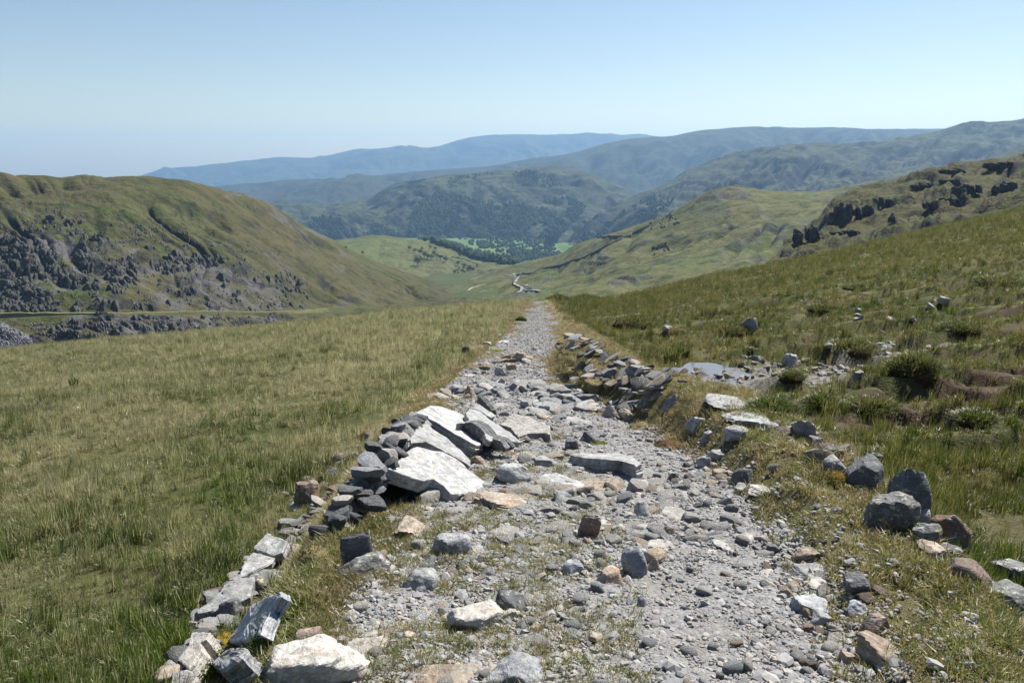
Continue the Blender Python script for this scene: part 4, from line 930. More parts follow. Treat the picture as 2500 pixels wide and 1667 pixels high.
rubble('rubble_heap', 'half buried flat slabs across the path below the ridge of brown rubble', 'rubble', [(1130,965,.2),(1220,945,.35),(1300,940,.35),(1330,985,.3),(1400,1000,.3),(1300,1010,.3)], 75, 42, .14, .48, ['pale', 'grey', 'tan', 'grey', 'slab'], tilt=.14, flat=.05, sink=.1)
rubble('rubble_heap', 'pale stones set in the lower left of the path around the cream boulder', 'rubble', [(960,1500,.15),(1050,1570,.2),(1180,1560,.2),(1290,1560,.2),(1250,1440,.2)], 70, 43, .03, .13, ['pale', 'grey', 'pale', 'tan', 'slab'], tilt=.15, flat=.12, sink=.12)
def edging():
    pix = [(425,1655,.05),(480,1590,.07),(530,1520,.08),(585,1445,.08),(640,1385,.08),(690,1325,.08),(740,1285,.09),(790,1240,.09),(815,1210,.06)]
    q = [hit(a, b) for a, b, _ in pix]; sp = [c for _, _, c in pix]; r = np.random.default_rng(17); org = q[4].copy()
    e = empty('stone_edging', org); tag(e, 'ragged line of small overlapping slates along the left drop off of the path', 'edging')
    for i in range(85):
        t = r.uniform(0, len(q)-1.001); k = int(t); f = t-k; p = q[k]+(q[k+1]-q[k])*f; d = r.normal(.02, sp[k]); p = p + np.array([d, r.normal(0, .03), 0])
        L = math.exp(r.uniform(-2.6, -1.25)); p[2] = float(G(p[0], p[1])) + r.uniform(.0, .09)
        wall_stone(e, org, p, (L, L*r.uniform(.55, .9), L*r.uniform(.14, .34)), (r.normal(0, .16), r.normal(.18, .2), r.uniform(-.7, 1.3)), int(r.integers(10)), r.choice(['slab', 'grey', 'pale', 'brown', 'lichen', 'dark', 'grey']))
edging()
# ---- loose stones on the gravel: individuals
def loose_stones():
    r = np.random.default_rng(77); shapes = [rock_shape(700+i, 2, planes=9, soft=.05 if i % 2 else .02, rough=.08) for i in range(12)]
    tones = ['pale', 'grey', 'tan', 'pale', 'blue', 'grey', 'pale']; ms = {}
    n = 0; tries = 0
    while n < 285 and tries < 6000:
        tries += 1
        y = math.exp(r.uniform(math.log(2.7), math.log(26))); a, b = XL(y), XR(y); u = r.beta(1.2, 1.1); x = a+(b-a)*u
        dens = .35 + 1.0*sst(-.2, .3, fbm(x*.9, y*.6, 61, 2)) + .2*np.exp(-((u-.85)/.12)**2)
        if r.uniform() > dens: continue
        wd = math.exp(r.uniform(math.log(.03), math.log(.095)))*(1+y/25)
        i = int(r.integers(12)); tn = str(r.choice(tones)); k = (i, tn)
        if k not in ms:
            v, f = shapes[i]; me = bpy.data.meshes.new('loose_stone'); me.from_pydata(v.tolist(), [], f.tolist()); me.materials.append(SM[tn]); ms[k] = me
            me.polygons.foreach_set('use_smooth', np.ones(len(me.polygons), bool))
        o = bpy.data.objects.new('loose_stone', ms[k]); C.objects.link(o)
        h = wd*r.uniform(.35, .7); o.scale = (wd, wd*r.uniform(.6, .95), h*1.2); o.rotation_euler = (r.normal(0, .15), r.normal(0, .15), r.uniform(0, 6.3))
        o.location = (x, y, float(G(x, y)) + .012 + h*.22)
        tag(o, 'small loose stone among many alike scattered over the gravel path', 'stone', 'loose stones on the gravel path'); n += 1
loose_stones()
# ------------------------------------------------------------------ grass and gravel: points that carry copies of a few small shapes
def scatter(name, variants, pts, rot, scl, idx, tint, mat, label, shade=None):
    V = []; Fc = []; var = []; sh = []; o_ = 0
    for k, (v, f, *s_) in enumerate(variants):
        V.append(v); Fc += [tuple(int(q)+o_ for q in p) for p in f]; var.append(np.full(len(v), k)); o_ += len(v)
        sh.append(s_[0] if s_ else np.zeros(len(v)))
    nv = o_; n = len(pts)
    V = np.vstack(V + [pts]); var = np.concatenate(var + [np.full(n, -1)]); sh = np.concatenate(sh + [np.zeros(n)])
    me = bpy.data.meshes.new(name); me.from_pydata(V.tolist(), [], Fc); me.materials.append(mat)
    pad = lambda a, w=1: np.concatenate([np.zeros((nv, w) if w > 1 else nv), a])
    def add(nm, ty, a, prop='value'):
        x = me.attributes.new(nm, ty, 'POINT'); x.data.foreach_set(prop, np.ascontiguousarray(a).ravel())
    add('variant', 'INT', var.astype(np.int32)); add('shade', 'FLOAT', sh.astype(np.float32))
    add('turn', 'FLOAT_VECTOR', pad(rot, 3).astype(np.float32), 'vector'); add('size', 'FLOAT', pad(scl).astype(np.float32))
    add('pick', 'INT', pad(idx).astype(np.int32)); add('tint', 'FLOAT', pad(tint).astype(np.float32))
    o = bpy.data.objects.new(name, me); C.objects.link(o)
    g = bpy.data.node_groups.new(name + '_points', 'GeometryNodeTree')
    g.interface.new_socket('Geometry', in_out='INPUT', socket_type='NodeSocketGeometry'); g.interface.new_socket('Geometry', in_out='OUTPUT', socket_type='NodeSocketGeometry')
    N = g.nodes.new; gi = N('NodeGroupInput'); go = N('NodeGroupOutput'); L = g.links.new
    def named(nm, ty):
        x = N('GeometryNodeInputNamedAttribute'); x.data_type = ty; x.inputs[0].default_value = nm; return x.outputs[0]
    def sep(val):
        c = N('FunctionNodeCompare'); c.data_type = 'INT'; c.operation = 'EQUAL'
        L(named('variant', 'INT'), c.inputs[2]); c.inputs[3].default_value = val
        s_ = N('GeometryNodeSeparateGeometry'); s_.domain = 'POINT'; L(gi.outputs[0], s_.inputs[0]); L(c.outputs[0], s_.inputs[1]); return s_.outputs[0]
    j = N('GeometryNodeGeometryToInstance')
    for k in range(len(variants)): L(sep(k), j.inputs[0])
    ip = N('GeometryNodeInstanceOnPoints'); L(sep(-1), ip.inputs['Points']); L(j.outputs[0], ip.inputs['Instance'])
    ip.inputs['Pick Instance'].default_value = True; L(named('pick', 'INT'), ip.inputs['Instance Index'])
    e = N('FunctionNodeEulerToRotation'); L(named('turn', 'FLOAT_VECTOR'), e.inputs[0]); L(e.outputs[0], ip.inputs['Rotation']); L(named('size', 'FLOAT'), ip.inputs['Scale'])
    L(ip.outputs[0], go.inputs[0])
    m = o.modifiers.new('points', 'NODES'); m.node_group = g
    tag(o, label, kind='stuff'); return o
def tuft(seed, blades=34, h=.16, spread=.07, wd=.0035, lean=(.35, .25), droop=.5, up=.0):
    r = np.random.default_rng(seed); V = []; Fc = []; S = []
    for i in range(blades):
        a = r.uniform(0, 6.283); d = spread*math.sqrt(r.uniform()); bx, by = d*math.cos(a), d*math.sin(a)
        L = h*r.uniform(.45, 1.15); az = math.atan2(by, bx) + r.normal(0, .7)
        out = L*r.uniform(.15, .6)*droop*2; lx, ly = math.cos(az)*out + lean[0]*L*r.uniform(.4, 1.2), math.sin(az)*out + lean[1]*L*r.uniform(.4, 1.2)
        s = math.hypot(lx, ly); zt = max(L*.35, L*(1 - .35*(s/L)))
        px, py = -math.sin(az+r.normal(0, .6)), math.cos(az+r.normal(0, .6)); w_ = wd*r.uniform(.7, 1.4); b = len(V); sh = r.uniform()
        for t, ww in ((0, 1.0), (.5, .85)):
            q = t*t; V += [(bx+lx*q-px*w_*ww, by+ly*q-py*w_*ww, zt*(t*1.25-.25*t*t)-.02*(t == 0)), (bx+lx*q+px*w_*ww, by+ly*q+py*w_*ww, zt*(t*1.25-.25*t*t)-.02*(t == 0))]
        V.append((bx+lx, by+ly, zt*(1.0 - .12*droop))); S += [sh]*5
        Fc += [(b, b+1, b+3, b+2), (b+2, b+3, b+4)]
    return np.array(V), Fc, np.array(S)
def leafy(seed, n=40, h=.09, spread=.08, ls=.012):
    r = np.random.default_rng(seed); V = []; Fc = []; S = []
    for i in range(n):
        a = r.uniform(0, 6.283); d = spread*math.sqrt(r.uniform()); c = np.array([d*math.cos(a), d*math.sin(a), h*r.uniform(.15, 1)*(1-.5*d/spread)])
        u = r.normal(size=3); u /= np.linalg.norm(u); q = np.cross(u, r.normal(size=3)); q /= np.linalg.norm(q); b = len(V); sh = r.uniform()
        V += [c-u*ls, c+q*ls*.6, c+u*ls, c-q*ls*.6]; S += [sh]*4; Fc.append((b, b+1, b+2, b+3))
    return np.array(V), Fc, np.array(S)
def grass_material(name, lush, straw, dark, patch=.55, strawness=.5, lo=.40, hi=.62, trans=.35):
    t = MT(name); p = t.pos()
    n = t.noise(p, patch, 4, .6); n2 = t.noise(p, patch*4.5, 3, .6)
    tint = t.attr('tint', 'INSTANCER'); sh = t.attr('shade')
    f = t.math('ADD', t.math('ADD', t.math('MULTIPLY', n, .65), t.math('MULTIPLY', n2, .35)), t.math('MULTIPLY', t.math('SUBTRACT', tint, .5), .10))
    sy = t.n('ShaderNodeSeparateXYZ'); t.l(p, sy.inputs[0]); mr = t.n('ShaderNodeMapRange'); t.l(sy.outputs[1], mr.inputs[0])
    for k_, v_ in ((1, 3.0), (2, 16.0), (3, -.07), (4, .05)): mr.inputs[k_].default_value = v_
    f = t.math('ADD', f, mr.outputs[0])
    c = t.mix(t.ramp(f, (lo, 0.0), (hi, 1.0)), lush, straw)
    c = t.mix(t.ramp(t.noise(t.vadd(p, (31, 7, 0)), patch*1.7, 3, .6), (.55, 0.0), (.68, .85)), c, dark)
    c = t.mix(t.ramp(sh, (strawness, 0.0), (strawness+.08, .8)), c, straw)
    c = t.hsv(c, .5, 1.0, t.math('ADD', t.math('MULTIPLY', sh, .5), t.math('ADD', t.math('MULTIPLY', tint, .45), .52)))
    d = t.n('ShaderNodeBsdfDiffuse'); t.l(c, d.inputs[0]); tr = t.n('ShaderNodeBsdfTranslucent'); t.l(t.hsv(c, .5, 1.1, 1.15), tr.inputs[0])
    m1 = t.n('ShaderNodeMixShader'); m1.inputs[0].default_value = trans; t.l(d.outputs[0], m1.inputs[1]); t.l(tr.outputs[0], m1.inputs[2])
    gl = t.n('ShaderNodeBsdfGlossy'); gl.inputs['Roughness'].default_value = .42; gl.inputs[0].default_value = (.8, .8, .75, 1)
    m2 = t.n('ShaderNodeMixShader'); m2.inputs[0].default_value = .04; t.l(m1.outputs[0], m2.inputs[1]); t.l(gl.outputs[0], m2.inputs[2])
    t.l(m2.outputs[0], t.out.inputs[0]); return t.m
def spots(n, y0, y1, power, seed):
    """rows of distance with density falling as 1/y**power (per square metre)"""
    r = np.random.default_rng(seed); yy = np.geomspace(y0, y1, 400); pdf = (4 + .85*yy)*yy**-power
    cdf = np.concatenate([[0], np.cumsum(.5*(pdf[1:]+pdf[:-1])*np.diff(yy))]); cdf /= cdf[-1]
    return np.interp(r.uniform(size=n), cdf, yy), r
def clear_of(x, y, soft=1.0):
    ok = np.ones(len(x), bool); o_ = np.argsort(y); ys = y[o_]
    for bx, by, rx, ry in BARE:
        a, b = np.searchsorted(ys, [by-ry*soft, by+ry*soft]); i = o_[a:b]
        ok[i] &= ((x[i]-bx)/(rx*soft))**2 + ((y[i]-by)/(ry*soft))**2 > 1
    return ok
def grass_field(side, n, seed, mat, label):
    y, r = spots(n, 2.0, 175, 1.25, seed)
    if side < 0: x0, x1 = -(2.2 + .78*y), XLo(y) + .12 + (XL(y)-XLo(y))*.75*np.clip((y-9)/10, 0, 1)
    else: x0, x1 = XRo(y) - .1 - (XRo(y)-XR(y))*.7*np.clip((y-20)/12, 0, 1), 2.6 + .80*y
    x = x0 + (x1-x0)*r.uniform(size=n)
    keep = np.ones(n, bool)
    if side > 0:
        ds = dist_poly(x, y, STREAM) + .9*fbm(x*.8, y*.8, 15, 3)
        pe = np.zeros(n)
        for q in PEAT: pe = np.maximum(pe, 1-sst(.25, .8, dist_poly(x, y, q) + .8*fbm(x*1.1, y*1.1, 14, 3)))
        keep &= r.uniform(size=n) > .92*np.maximum((1-sst(.8, 1.7, ds + .3*np.clip((y-24)/25, 0, 1)))*(x > XRo(y)+.6), pe)
        keep &= np.hypot((x-PUDX)/1.0, (y-PUDY)/1.45) > 1.0 + .3*r.normal(size=n)
        bare = .8*sst(.25, .5, fbm(x*.3, y*.5, 31, 3))*np.clip((45-y)/20, 0, 1); keep &= r.uniform(size=n) > bare
    keep &= y < brow(x) + 45
    keep &= clear_of(x, y, 1.15)
    keep &= r.uniform(size=n) < .35 + .65*sst(-.35, .15, fbm(x*1.1/(1+y/40), y*1.1/(1+y/40), 73, 3))
    x, y = x[keep], y[keep]; n = len(x)
    s_ = (0.60 + y/48)*r.uniform(.7, 1.3, n)*(1 + .55*fbm(x*.7, y*.7, 71, 2))
    pts = np.stack([x, y, G(x, y) - .012*s_], -1); rot = np.stack([r.normal(0, .12, n), r.normal(0, .12, n), r.normal(0, .9, n)], -1)
    rush = (fbm(x*.25, y*.25, 81, 2) > .45) & (r.uniform(size=n) < .5)
    idx = np.where(rush, 6 + r.integers(0, 2, n), r.integers(0, 6, n))
    return scatter('grass', TUFTS, pts, rot, np.clip(s_, .5, 4), idx, r.uniform(size=n), mat, label)
TUFTS = [tuft(i, 36, .15, .095, .0034, (.55, -.25), .75) for i in range(4)] + [tuft(10+i, 30, .11, .10, .0035, (.3, -.1), .95) for i in range(2)] + [tuft(20+i, 26, .27, .06, .0030, (.12, 0), .22) for i in range(2)]
MG_L = grass_material('moor_grass_pale', (0.066, 0.112, 0.014), (0.335, 0.310, 0.180), (0.026, 0.050, 0.008), .32, .70, .40, .58, .5)
MG_R = grass_material('moor_grass_wet', (0.045, 0.074, 0.010), (0.190, 0.165, 0.072), (0.020, 0.028, 0.006), .35, .74, .46, .68, .5)
MG_V = grass_material('verge_grass', (0.112, 0.148, 0.028), (0.304, 0.240, 0.128), (0.120, 0.088, 0.048), 1.0, .55, .42, .60, .45)
grass_field(-1, 95000, 1, MG_L, 'windblown pale and green moor grass filling the slope left of the path')
grass_field(1, 95000, 2, MG_R, 'darker boggy moor grass covering the slope right of the path')
def verge_grass():
    y, r = spots(56000, 2.2, 110, 1.4, 5); n = len(y)
    k = r.uniform(size=n); xl, xlo, xr, xro = XL(y), XLo(y), XR(y), XRo(y)
    x = np.where(k < .34, xlo + (xl-xlo)*r.beta(1.2, 1.3, n), np.where(k < .68, xr + (xro-xr)*(r.beta(1.3, 1.0, n)*1.1 - .03), xl + (xr-xl)*.62*r.beta(1.0, 1.3, n)))
    on_path = k >= .68
    far = on_path & (y > 8.6) & (y < 95); ee = r.exponential(.11, n)*(1+y/40); x = np.where(far, np.where(r.uniform(size=n) < .5, xl+ee, xr-ee), x)
    pn_ = fbm(x*1.7, y*1.5, 41, 3)
    keep = np.where(on_path, ((pn_ > -.16) & (y < 8.6)) | (far & (fbm(x*.8, y*.35, 45, 2) > .22)), ((pn_ > -.25) | (r.uniform(size=n) < .25)) & (r.uniform(size=n) < np.where((x > XR(y)) & (y < 5.2), .35 + .65*sst(.25, .55, (x-xr)/np.maximum(xro-xr, .1)), 1)))
    keep &= clear_of(x, y, .95)
    x, y, on_path = x[keep], y[keep], on_path[keep]; n = len(x)
    s_ = np.where(on_path, .32, .42)*(1 + y/26)*r.uniform(.55, 1.45, n)
    pts = np.stack([x, y, G(x, y) + .004], -1); rot = np.stack([r.normal(0, .25, n), r.normal(0, .25, n), r.uniform(-3.14, 3.14, n)], -1)
    lf = (~on_path) & (x < 0) & (y < 7) & (fbm(x*1.5, y*1.5, 51, 2) > .08)
    idx = np.where(lf, 6 + r.integers(0, 2, n), r.integers(0, 6, n))
    scatter('verge_grass', [tuft(40+i, 38, .14, .10, .0028, (.05, 0), .9) for i in range(6)] + [leafy(60+i, 70, .10, .10, .011) for i in range(2)], pts, rot, s_, idx, r.uniform(size=n), MG_V,
            'dry straw coloured grass and low bilberry on the banks beside the path')
verge_grass()
def gravel():
    t = MT('gravel_pebbles'); tint = t.attr('tint', 'INSTANCER')
    c = t.ramp(tint, (.0, (0.128, 0.130, 0.138)), (.25, (0.208, 0.210, 0.218)), (.5, (0.288, 0.288, 0.290)), (.7, (0.352, 0.342, 0.328)), (.86, (0.304, 0.252, 0.200)), (1.0, (0.416, 0.404, 0.384)))
    m = t.pbr(t.mix(t.ramp(t.noise(t.pos(), 60, 3), (.35, 0.0), (.65, .4)), c, (0.160, 0.160, 0.160)), .8, None, .3)
    V = []
    for i in range(8):
        v, f = rock_shape(300+i, 1 if i > 2 else 2, planes=7, soft=.015, rough=.05); V.append((v*np.array([1, .78, .42]), f))
    y, r = spots(190000, 2.2, 112, 1.85, 9); n = len(y); xl, xr = XL(y), XR(y)
    w_ = r.uniform(size=n); x = xl + (xr-xl)*(-.03 + 1.07*w_); out = r.uniform(size=n) < .10*(y < 8); x = np.where(out, np.where(r.uniform(size=n) < .75, xr + r.exponential(.32, n), xl - r.exponential(.2, n)), x)
    fine = fbm(x*.8, y*.6, 43, 2)
    keep = r.uniform(size=n) < np.maximum(.30 + .70*sst(-.3, .25, fine), np.clip((y-10)/8, 0, 1))
    x, y = x[keep], y[keep]; n = len(x)
    s_ = np.exp(r.normal(math.log(.0105), .58, n))*(1 + np.minimum(y, 14)/13 + np.maximum(y-14, 0)/40); s_ = np.clip(s_, .005, .09)
    pts = np.stack([x, y, G(x, y) + .012 + s_*.10], -1)
    rot = np.stack([r.normal(0, .35, n), r.normal(0, .35, n), r.uniform(0, 6.28, n)], -1)
    scatter('gravel', V, pts, rot, s_, r.integers(0, 8, n), r.beta(1.6, 1.6, n), m, 'loose grey gravel and pebbles covering the track')
gravel()
# ------------------------------------------------------------------ valley: road, walls, trees, cottages, vehicles
def down(x, y, which=None):
    best = None
    for o, b in HILLS:
        if which and o.name not in which: continue
        h = b.ray_cast(Vector((x, y, 900)), Vector((0, 0, -1)), 3000)
        if h[0] is not None and (best is None or h[0].z > best): best = h[0].z
    return best
def walk(pix, step, which=None):
    """evenly spaced places under a line of pixels, as seen on the hills"""
    P = []
    for a, b in zip(pix[:-1], pix[1:]):
        n = max(1, int(math.hypot(b[0]-a[0], b[1]-a[1])/1.2))
        for i in range(n):
            h = seen(a[0]+(b[0]-a[0])*i/n, a[1]+(b[1]-a[1])*i/n, which)
            if h: P.append(np.array(h[0]))
    if not P: return np.zeros((0, 3))
    P = np.array(P); d = np.concatenate([[0], np.cumsum(np.linalg.norm(np.diff(P[:, :2], axis=0), axis=1))])
    s = np.arange(0, d[-1], step); k = np.ones(9)/9
    q = np.stack([np.interp(s, d, P[:, i]) for i in (0, 1)], 1)
    if len(q) > 14: q[4:-4] = np.stack([np.convolve(q[:, i], k, 'valid') for i in (0, 1)], 1)
    Z = np.array([down(x, y, which) or 0 for x, y in q]); kz = np.ones(5)/5
    if len(Z) > 8: Z[2:-2] = np.maximum(np.convolve(Z, kz, 'valid'), Z[2:-2]-.3)
    return np.column_stack([q, Z])
def strip(name, label, P, wd, up, m, ht=0.0, kind=None, cat=None):
    T = np.gradient(P[:, :2], axis=0); T /= np.linalg.norm(T, axis=1)[:, None] + 1e-9; Nn = np.stack([-T[:, 1], T[:, 0]], 1)
    n = len(P); wv = wd/2
    L = np.column_stack([P[:, :2]+Nn*wv, P[:, 2]+up]); R = np.column_stack([P[:, :2]-Nn*wv, P[:, 2]+up])
    if ht:
        r = np.random.default_rng(n); j = r.uniform(.85, 1.15, n)*ht
        L2 = L.copy(); R2 = R.copy(); L2[:, 2] += j; R2[:, 2] += j; L2[:, :2] -= Nn*wv*.4; R2[:, :2] += Nn*wv*.4; L[:, 2] -= 1; R[:, 2] -= 1
        V = np.vstack([L, L2, R2, R]); Fc = [(k*n+i, k*n+i+1, (k+1)*n+i+1, (k+1)*n+i) for k in range(3) for i in range(n-1)]
    else:
        V = np.vstack([L, R]); Fc = [(i, i+1, n+i+1, n+i) for i in range(n-1)]
    o = mesh_obj(name, V, Fc, m, smooth=False); tag(o, label, cat, kind=kind); return o
VB = ('valley_bottom', 'right_fell', 'green_knoll')
ROAD = [(1264,715),(1276,709),(1281,705),(1277,701.5),(1268,699),(1258,696),(1253,692.5),(1253,689),(1259,685.5),(1267,682),(1271,679.5),(1266,677),(1257,674.5),(1248,673),(1236,671.2),(1222,670)]
t = MT('road_asphalt'); m_road = t.pbr(t.mix(t.noise(t.pos(), .4, 4), (.16, .16, .165), (.24, .237, .23)), .9, None, .2)
P = walk(ROAD, 6, VB); strip('road', 'winding pale grey valley road far below the brow', P, 3.8, .7, m_road, kind='structure')
P2 = walk([(1281,707.5),(1295,709),(1310,710),(1324,712)], 5, VB); strip('lay_by', 'pale gravel lay-by beside the valley road', P2, 4.5, .75, m_road, kind='structure')
t = MT('track_earth'); m_tr = t.pbr(t.mix(t.noise(t.pos(), .3, 4), (.24, .20, .15), (.34, .29, .23)), .95, None, .1)
P3 = walk([(1143,709.5),(1152,703),(1162,700),(1175,697.5),(1188,695)], 6, VB); strip('track', 'thin pale track crossing the valley bottom left of the road', P3, 3, .6, m_tr, kind='structure')
t = MT('field_wall_stone'); m_wall = t.pbr(t.mix(t.noise(t.pos(), .8, 4), (.07, .07, .07), (.15, .15, .15)), .95, None, .1)
for lab, L in (('long dark field wall climbing the right fell from the road', [(1262,673),(1290,667),(1313,661),(1340,655),(1360,650.5),(1376,644),(1406,638.6),(1440,625),(1469,615),(1483,604.6),(1500,594),(1526,580),(1560,564),(1590,550)]),
               ('short field wall high on the right fell above the dale', [(1436,580),(1449,578.5),(1466,580.5),(1483,581),(1500,579.5),(1524,578)]),
               ('field wall between the small pastures on the green knoll', [(1102,628),(1120,631),(1140,636),(1160,643),(1178,649)])):
    Q = walk(L, 8, VB)
    if len(Q) > 3: strip('field_wall', lab, Q, 1.6, 0, m_wall, 2.0, cat='wall')
for lab, L in (('dark wall along the near edge of the lower dale pastures', [(1295,629),(1320,627),(1345,629),(1368,628)]), ('wall across the middle dale pastures', [(1230,590),(1260,586),(1300,582),(1330,578)]),
               ('wall beside the cottages in the dale', [(1250,607),(1275,603),(1300,604)])):
    Q = walk(L, 14, ('dale_floor',))
    if len(Q) > 3: strip('field_wall', lab, Q, 2.2, 0, m_wall, 2.4, cat='wall')

t = MT('tramway_turf'); m_tram = t.pbr(t.mix(t.noise(t.pos(), .3, 4), (.10, .11, .04), (.17, .16, .09)), .95, None, .1)
Q = walk([(-60,775),(0,773),(138,768),(266,765),(400,767),(531,769),(660,767),(744,763),(808,759)], 8, ('left_fell',)); strip('old_tramway', 'thin level tramway ledge across the lower left fell', Q, 5.0, 0.3, m_tram, 1.8, cat='tramway')
# woods: crowns as lumpy bodies, one mass each
def crown_blob(seed, tall=1.0):
    r = np.random.default_rng(seed); d, f = ICO[2]
    rad = 1 + .32*fbm(d[:, 0]*1.7+seed*5, d[:, 1]*1.7, d[:, 2]*1.7, 3) + .12*pn(d[:, 0]*6, d[:, 1]*6, d[:, 2]*6+seed)
    v = d*rad[:, None]*np.array([.5, .5, .5*tall]); v[:, 2] += .42*tall; return v, f
def conifer_blob(seed):
    r = np.random.default_rng(seed); V = [(0, 0, 1.9)]; Fc = []; n = 7
    for k in range(5):
        for w_, dz in ((1, 0), (.55, .10)):
            for i in range(n):
                a = 6.283*i/n + k; q = (.12+.085*k)*w_*r.uniform(.8, 1.2); V.append((q*math.cos(a), q*math.sin(a), 1.9-.34*(k+1)+dz))
    for k in range(9):
        for i in range(n): Fc.append((1+k*n+i, 1+k*n+(i+1) % n, 1+(k+1)*n+(i+1) % n, 1+(k+1)*n+i))
    Fc += [(0, 1+i, 1+(i+1) % n) for i in range(n)]
    return np.array(V), Fc
def leaf_material(name, a, b):
    t = MT(name); tint = t.attr('tint', 'INSTANCER'); n = t.noise(t.pos(), .5, 3, .7)
    c = t.mix(t.ramp(n, (.35, 0.0), (.65, 1.0)), a, b); c = t.hsv(c, .5, 1.0, t.math('ADD', t.math('MULTIPLY', tint, .7), .6))
    return t.pbr(c, .8, t.bump(n, .8, .8), .1)
M_wood = leaf_material('oakwood_leaves', (.022, .040, .013), (.05, .075, .025)); M_con = leaf_material('conifer_needles', (.010, .022, .010), (.022, .036, .016))
def wood(name, label, poly, n, smin, smax, mat, variants, seed, which=None, thr=-.9, cell=160):
    r = np.random.default_rng(seed); q = np.array(poly, float); lo, hi = q.min(0), q.max(0); P = []; S = []
    def inside(x, y):
        c = False; j = len(q)-1
        for i in range(len(q)):
            if (q[i, 1] > y) != (q[j, 1] > y) and x < (q[j, 0]-q[i, 0])*(y-q[i, 1])/(q[j, 1]-q[i, 1])+q[i, 0]: c = not c
            j = i
        return c
    tries = 0
    while len(P) < n and tries < n*6:
        tries += 1; x, y = lo + (hi-lo)*r.uniform(size=2)
        if not inside(x, y): continue
        h = seen(x, y, which)
        if not h: continue
        p = h[0]
        if float(fbm(p.x/cell, p.y/cell, seed, 3)) < thr + r.uniform(-.1, .1): continue
        P.append(p[:]); S.append(r.uniform(smin, smax))
    if not P: return
    P = np.array(P); n = len(P); rot = np.stack([np.zeros(n), np.zeros(n), r.uniform(0, 6.28, n)], -1)
    return scatter(name, variants, P, rot, np.array(S), r.integers(0, len(variants), n), r.uniform(size=n), mat, label)
BL = [crown_blob(i, 1.0 + .12*i) for i in range(4)]
Vp = lambda L: [(a*1.0629, b*1.0629) for a, b in L]
wood('oakwood', 'dark oakwood covering the lower flank of the wooded hill', Vp([(940,556),(945,500),(960,465),(1010,440),(1060,452),(1120,462),(1190,470),(1250,462),(1310,452),(1345,475),(1320,510),(1290,535),(1265,548),(1200,545),(1100,556),(1000,560)]), 2600, 9, 16, M_wood, BL, 31, ('wooded_hill',), -.12)
wood('oakwood', 'scattered dark trees on the left lower flank of the wooded hill', Vp([(690,530),(720,500),(800,505),(880,520),(930,545),(860,552),(760,545)]), 420, 8, 13, M_wood, BL, 32, ('wooded_hill',), -.05)
wood('heath_scrub', 'dark heathery scrub on the top of the wooded hill', Vp([(880,440),(930,418),(1010,408),(1120,398),(1240,392),(1300,410),(1290,430),(1150,425),(1010,430),(930,445)]), 420, 4, 8, M_wood, BL, 33, ('wooded_hill',), .12)
wood('plantation', 'dark conifer plantation standing at the edge of the dale', [(1330,605),(1333,580),(1345,564),(1360,562),(1369,572),(1364,588),(1350,602)], 240, 9, 13, M_con, [conifer_blob(i) for i in range(3)], 34)
wood('woodland_belt', 'belt of woodland running down the right side of the green knoll', [(1016,583),(1060,583),(1110,596),(1150,612),(1200,622),(1260,632),(1285,640),(1262,645),(1215,646),(1180,638),(1150,630),(1110,612),(1060,595)], 520, 8, 13, M_wood, BL, 35, None, -.6, 60)
wood('dale_trees', 'hedgerow trees and small groves among the dale pastures', [(1140,592),(1200,585),(1330,575),(1372,620),(1370,634),(1290,640),(1200,612),(1150,602)], 480, 7, 14, M_wood, BL, 36, ('dale_floor',), -.08, 90)
wood('fell_scrub', 'dark scrub dotted along the foot of the craggy fell', Vp([(1300,560),(1340,530),(1420,490),(1500,450),(1560,455),(1480,510),(1400,545),(1330,562)]), 260, 6, 11, M_wood, BL, 37, ('craggy_fell',), .1)
# crags: angular rock on the fells
t = MT('crag_rock'); n_ = t.noise(t.pos(), .7, 5, .65); n2_ = t.noise(t.vscale(t.pos(), (1, 1, .25)), .9, 4, .6)
cc = t.mix(t.ramp(n_, (.35, 0.0), (.65, 1.0)), (.045, .044, .048), (.105, .102, .108)); cc = t.mix(t.ramp(n2_, (.45, 0.0), (.6, .6)), cc, (.02, .02, .022))
cc = t.mix(t.math('MULTIPLY', t.ramp(t.nz(), (.55, 0.0), (.85, 1.0)), t.ramp(n_, (.42, 0.0), (.52, 1.0))), cc, (.05, .058, .02))
m_crag = t.pbr(cc, .9, t.bump(n2_, .8, .8), .2)
t = MT('scree_rock'); n_ = t.noise(t.pos(), .9, 4, .65)
m_scree = t.pbr(t.mix(t.ramp(t.attr('tint', 'INSTANCER'), (.0, 0.0), (1.0, 1.0)), (.06, .058, .065), (.17, .165, .175)), .9, None, .2)
CR = []
for i in range(8):
    v, f = rock_shape(1200+i, 3, planes=7, soft=.012, rough=.06, strata=.05); v = v*np.array([.42, .95, 1.1]); sh = .55*(v[:, 2]+.5); v[:, 0] -= sh*.35; v[:, 1] += sh*.3; CR.append((v, f))
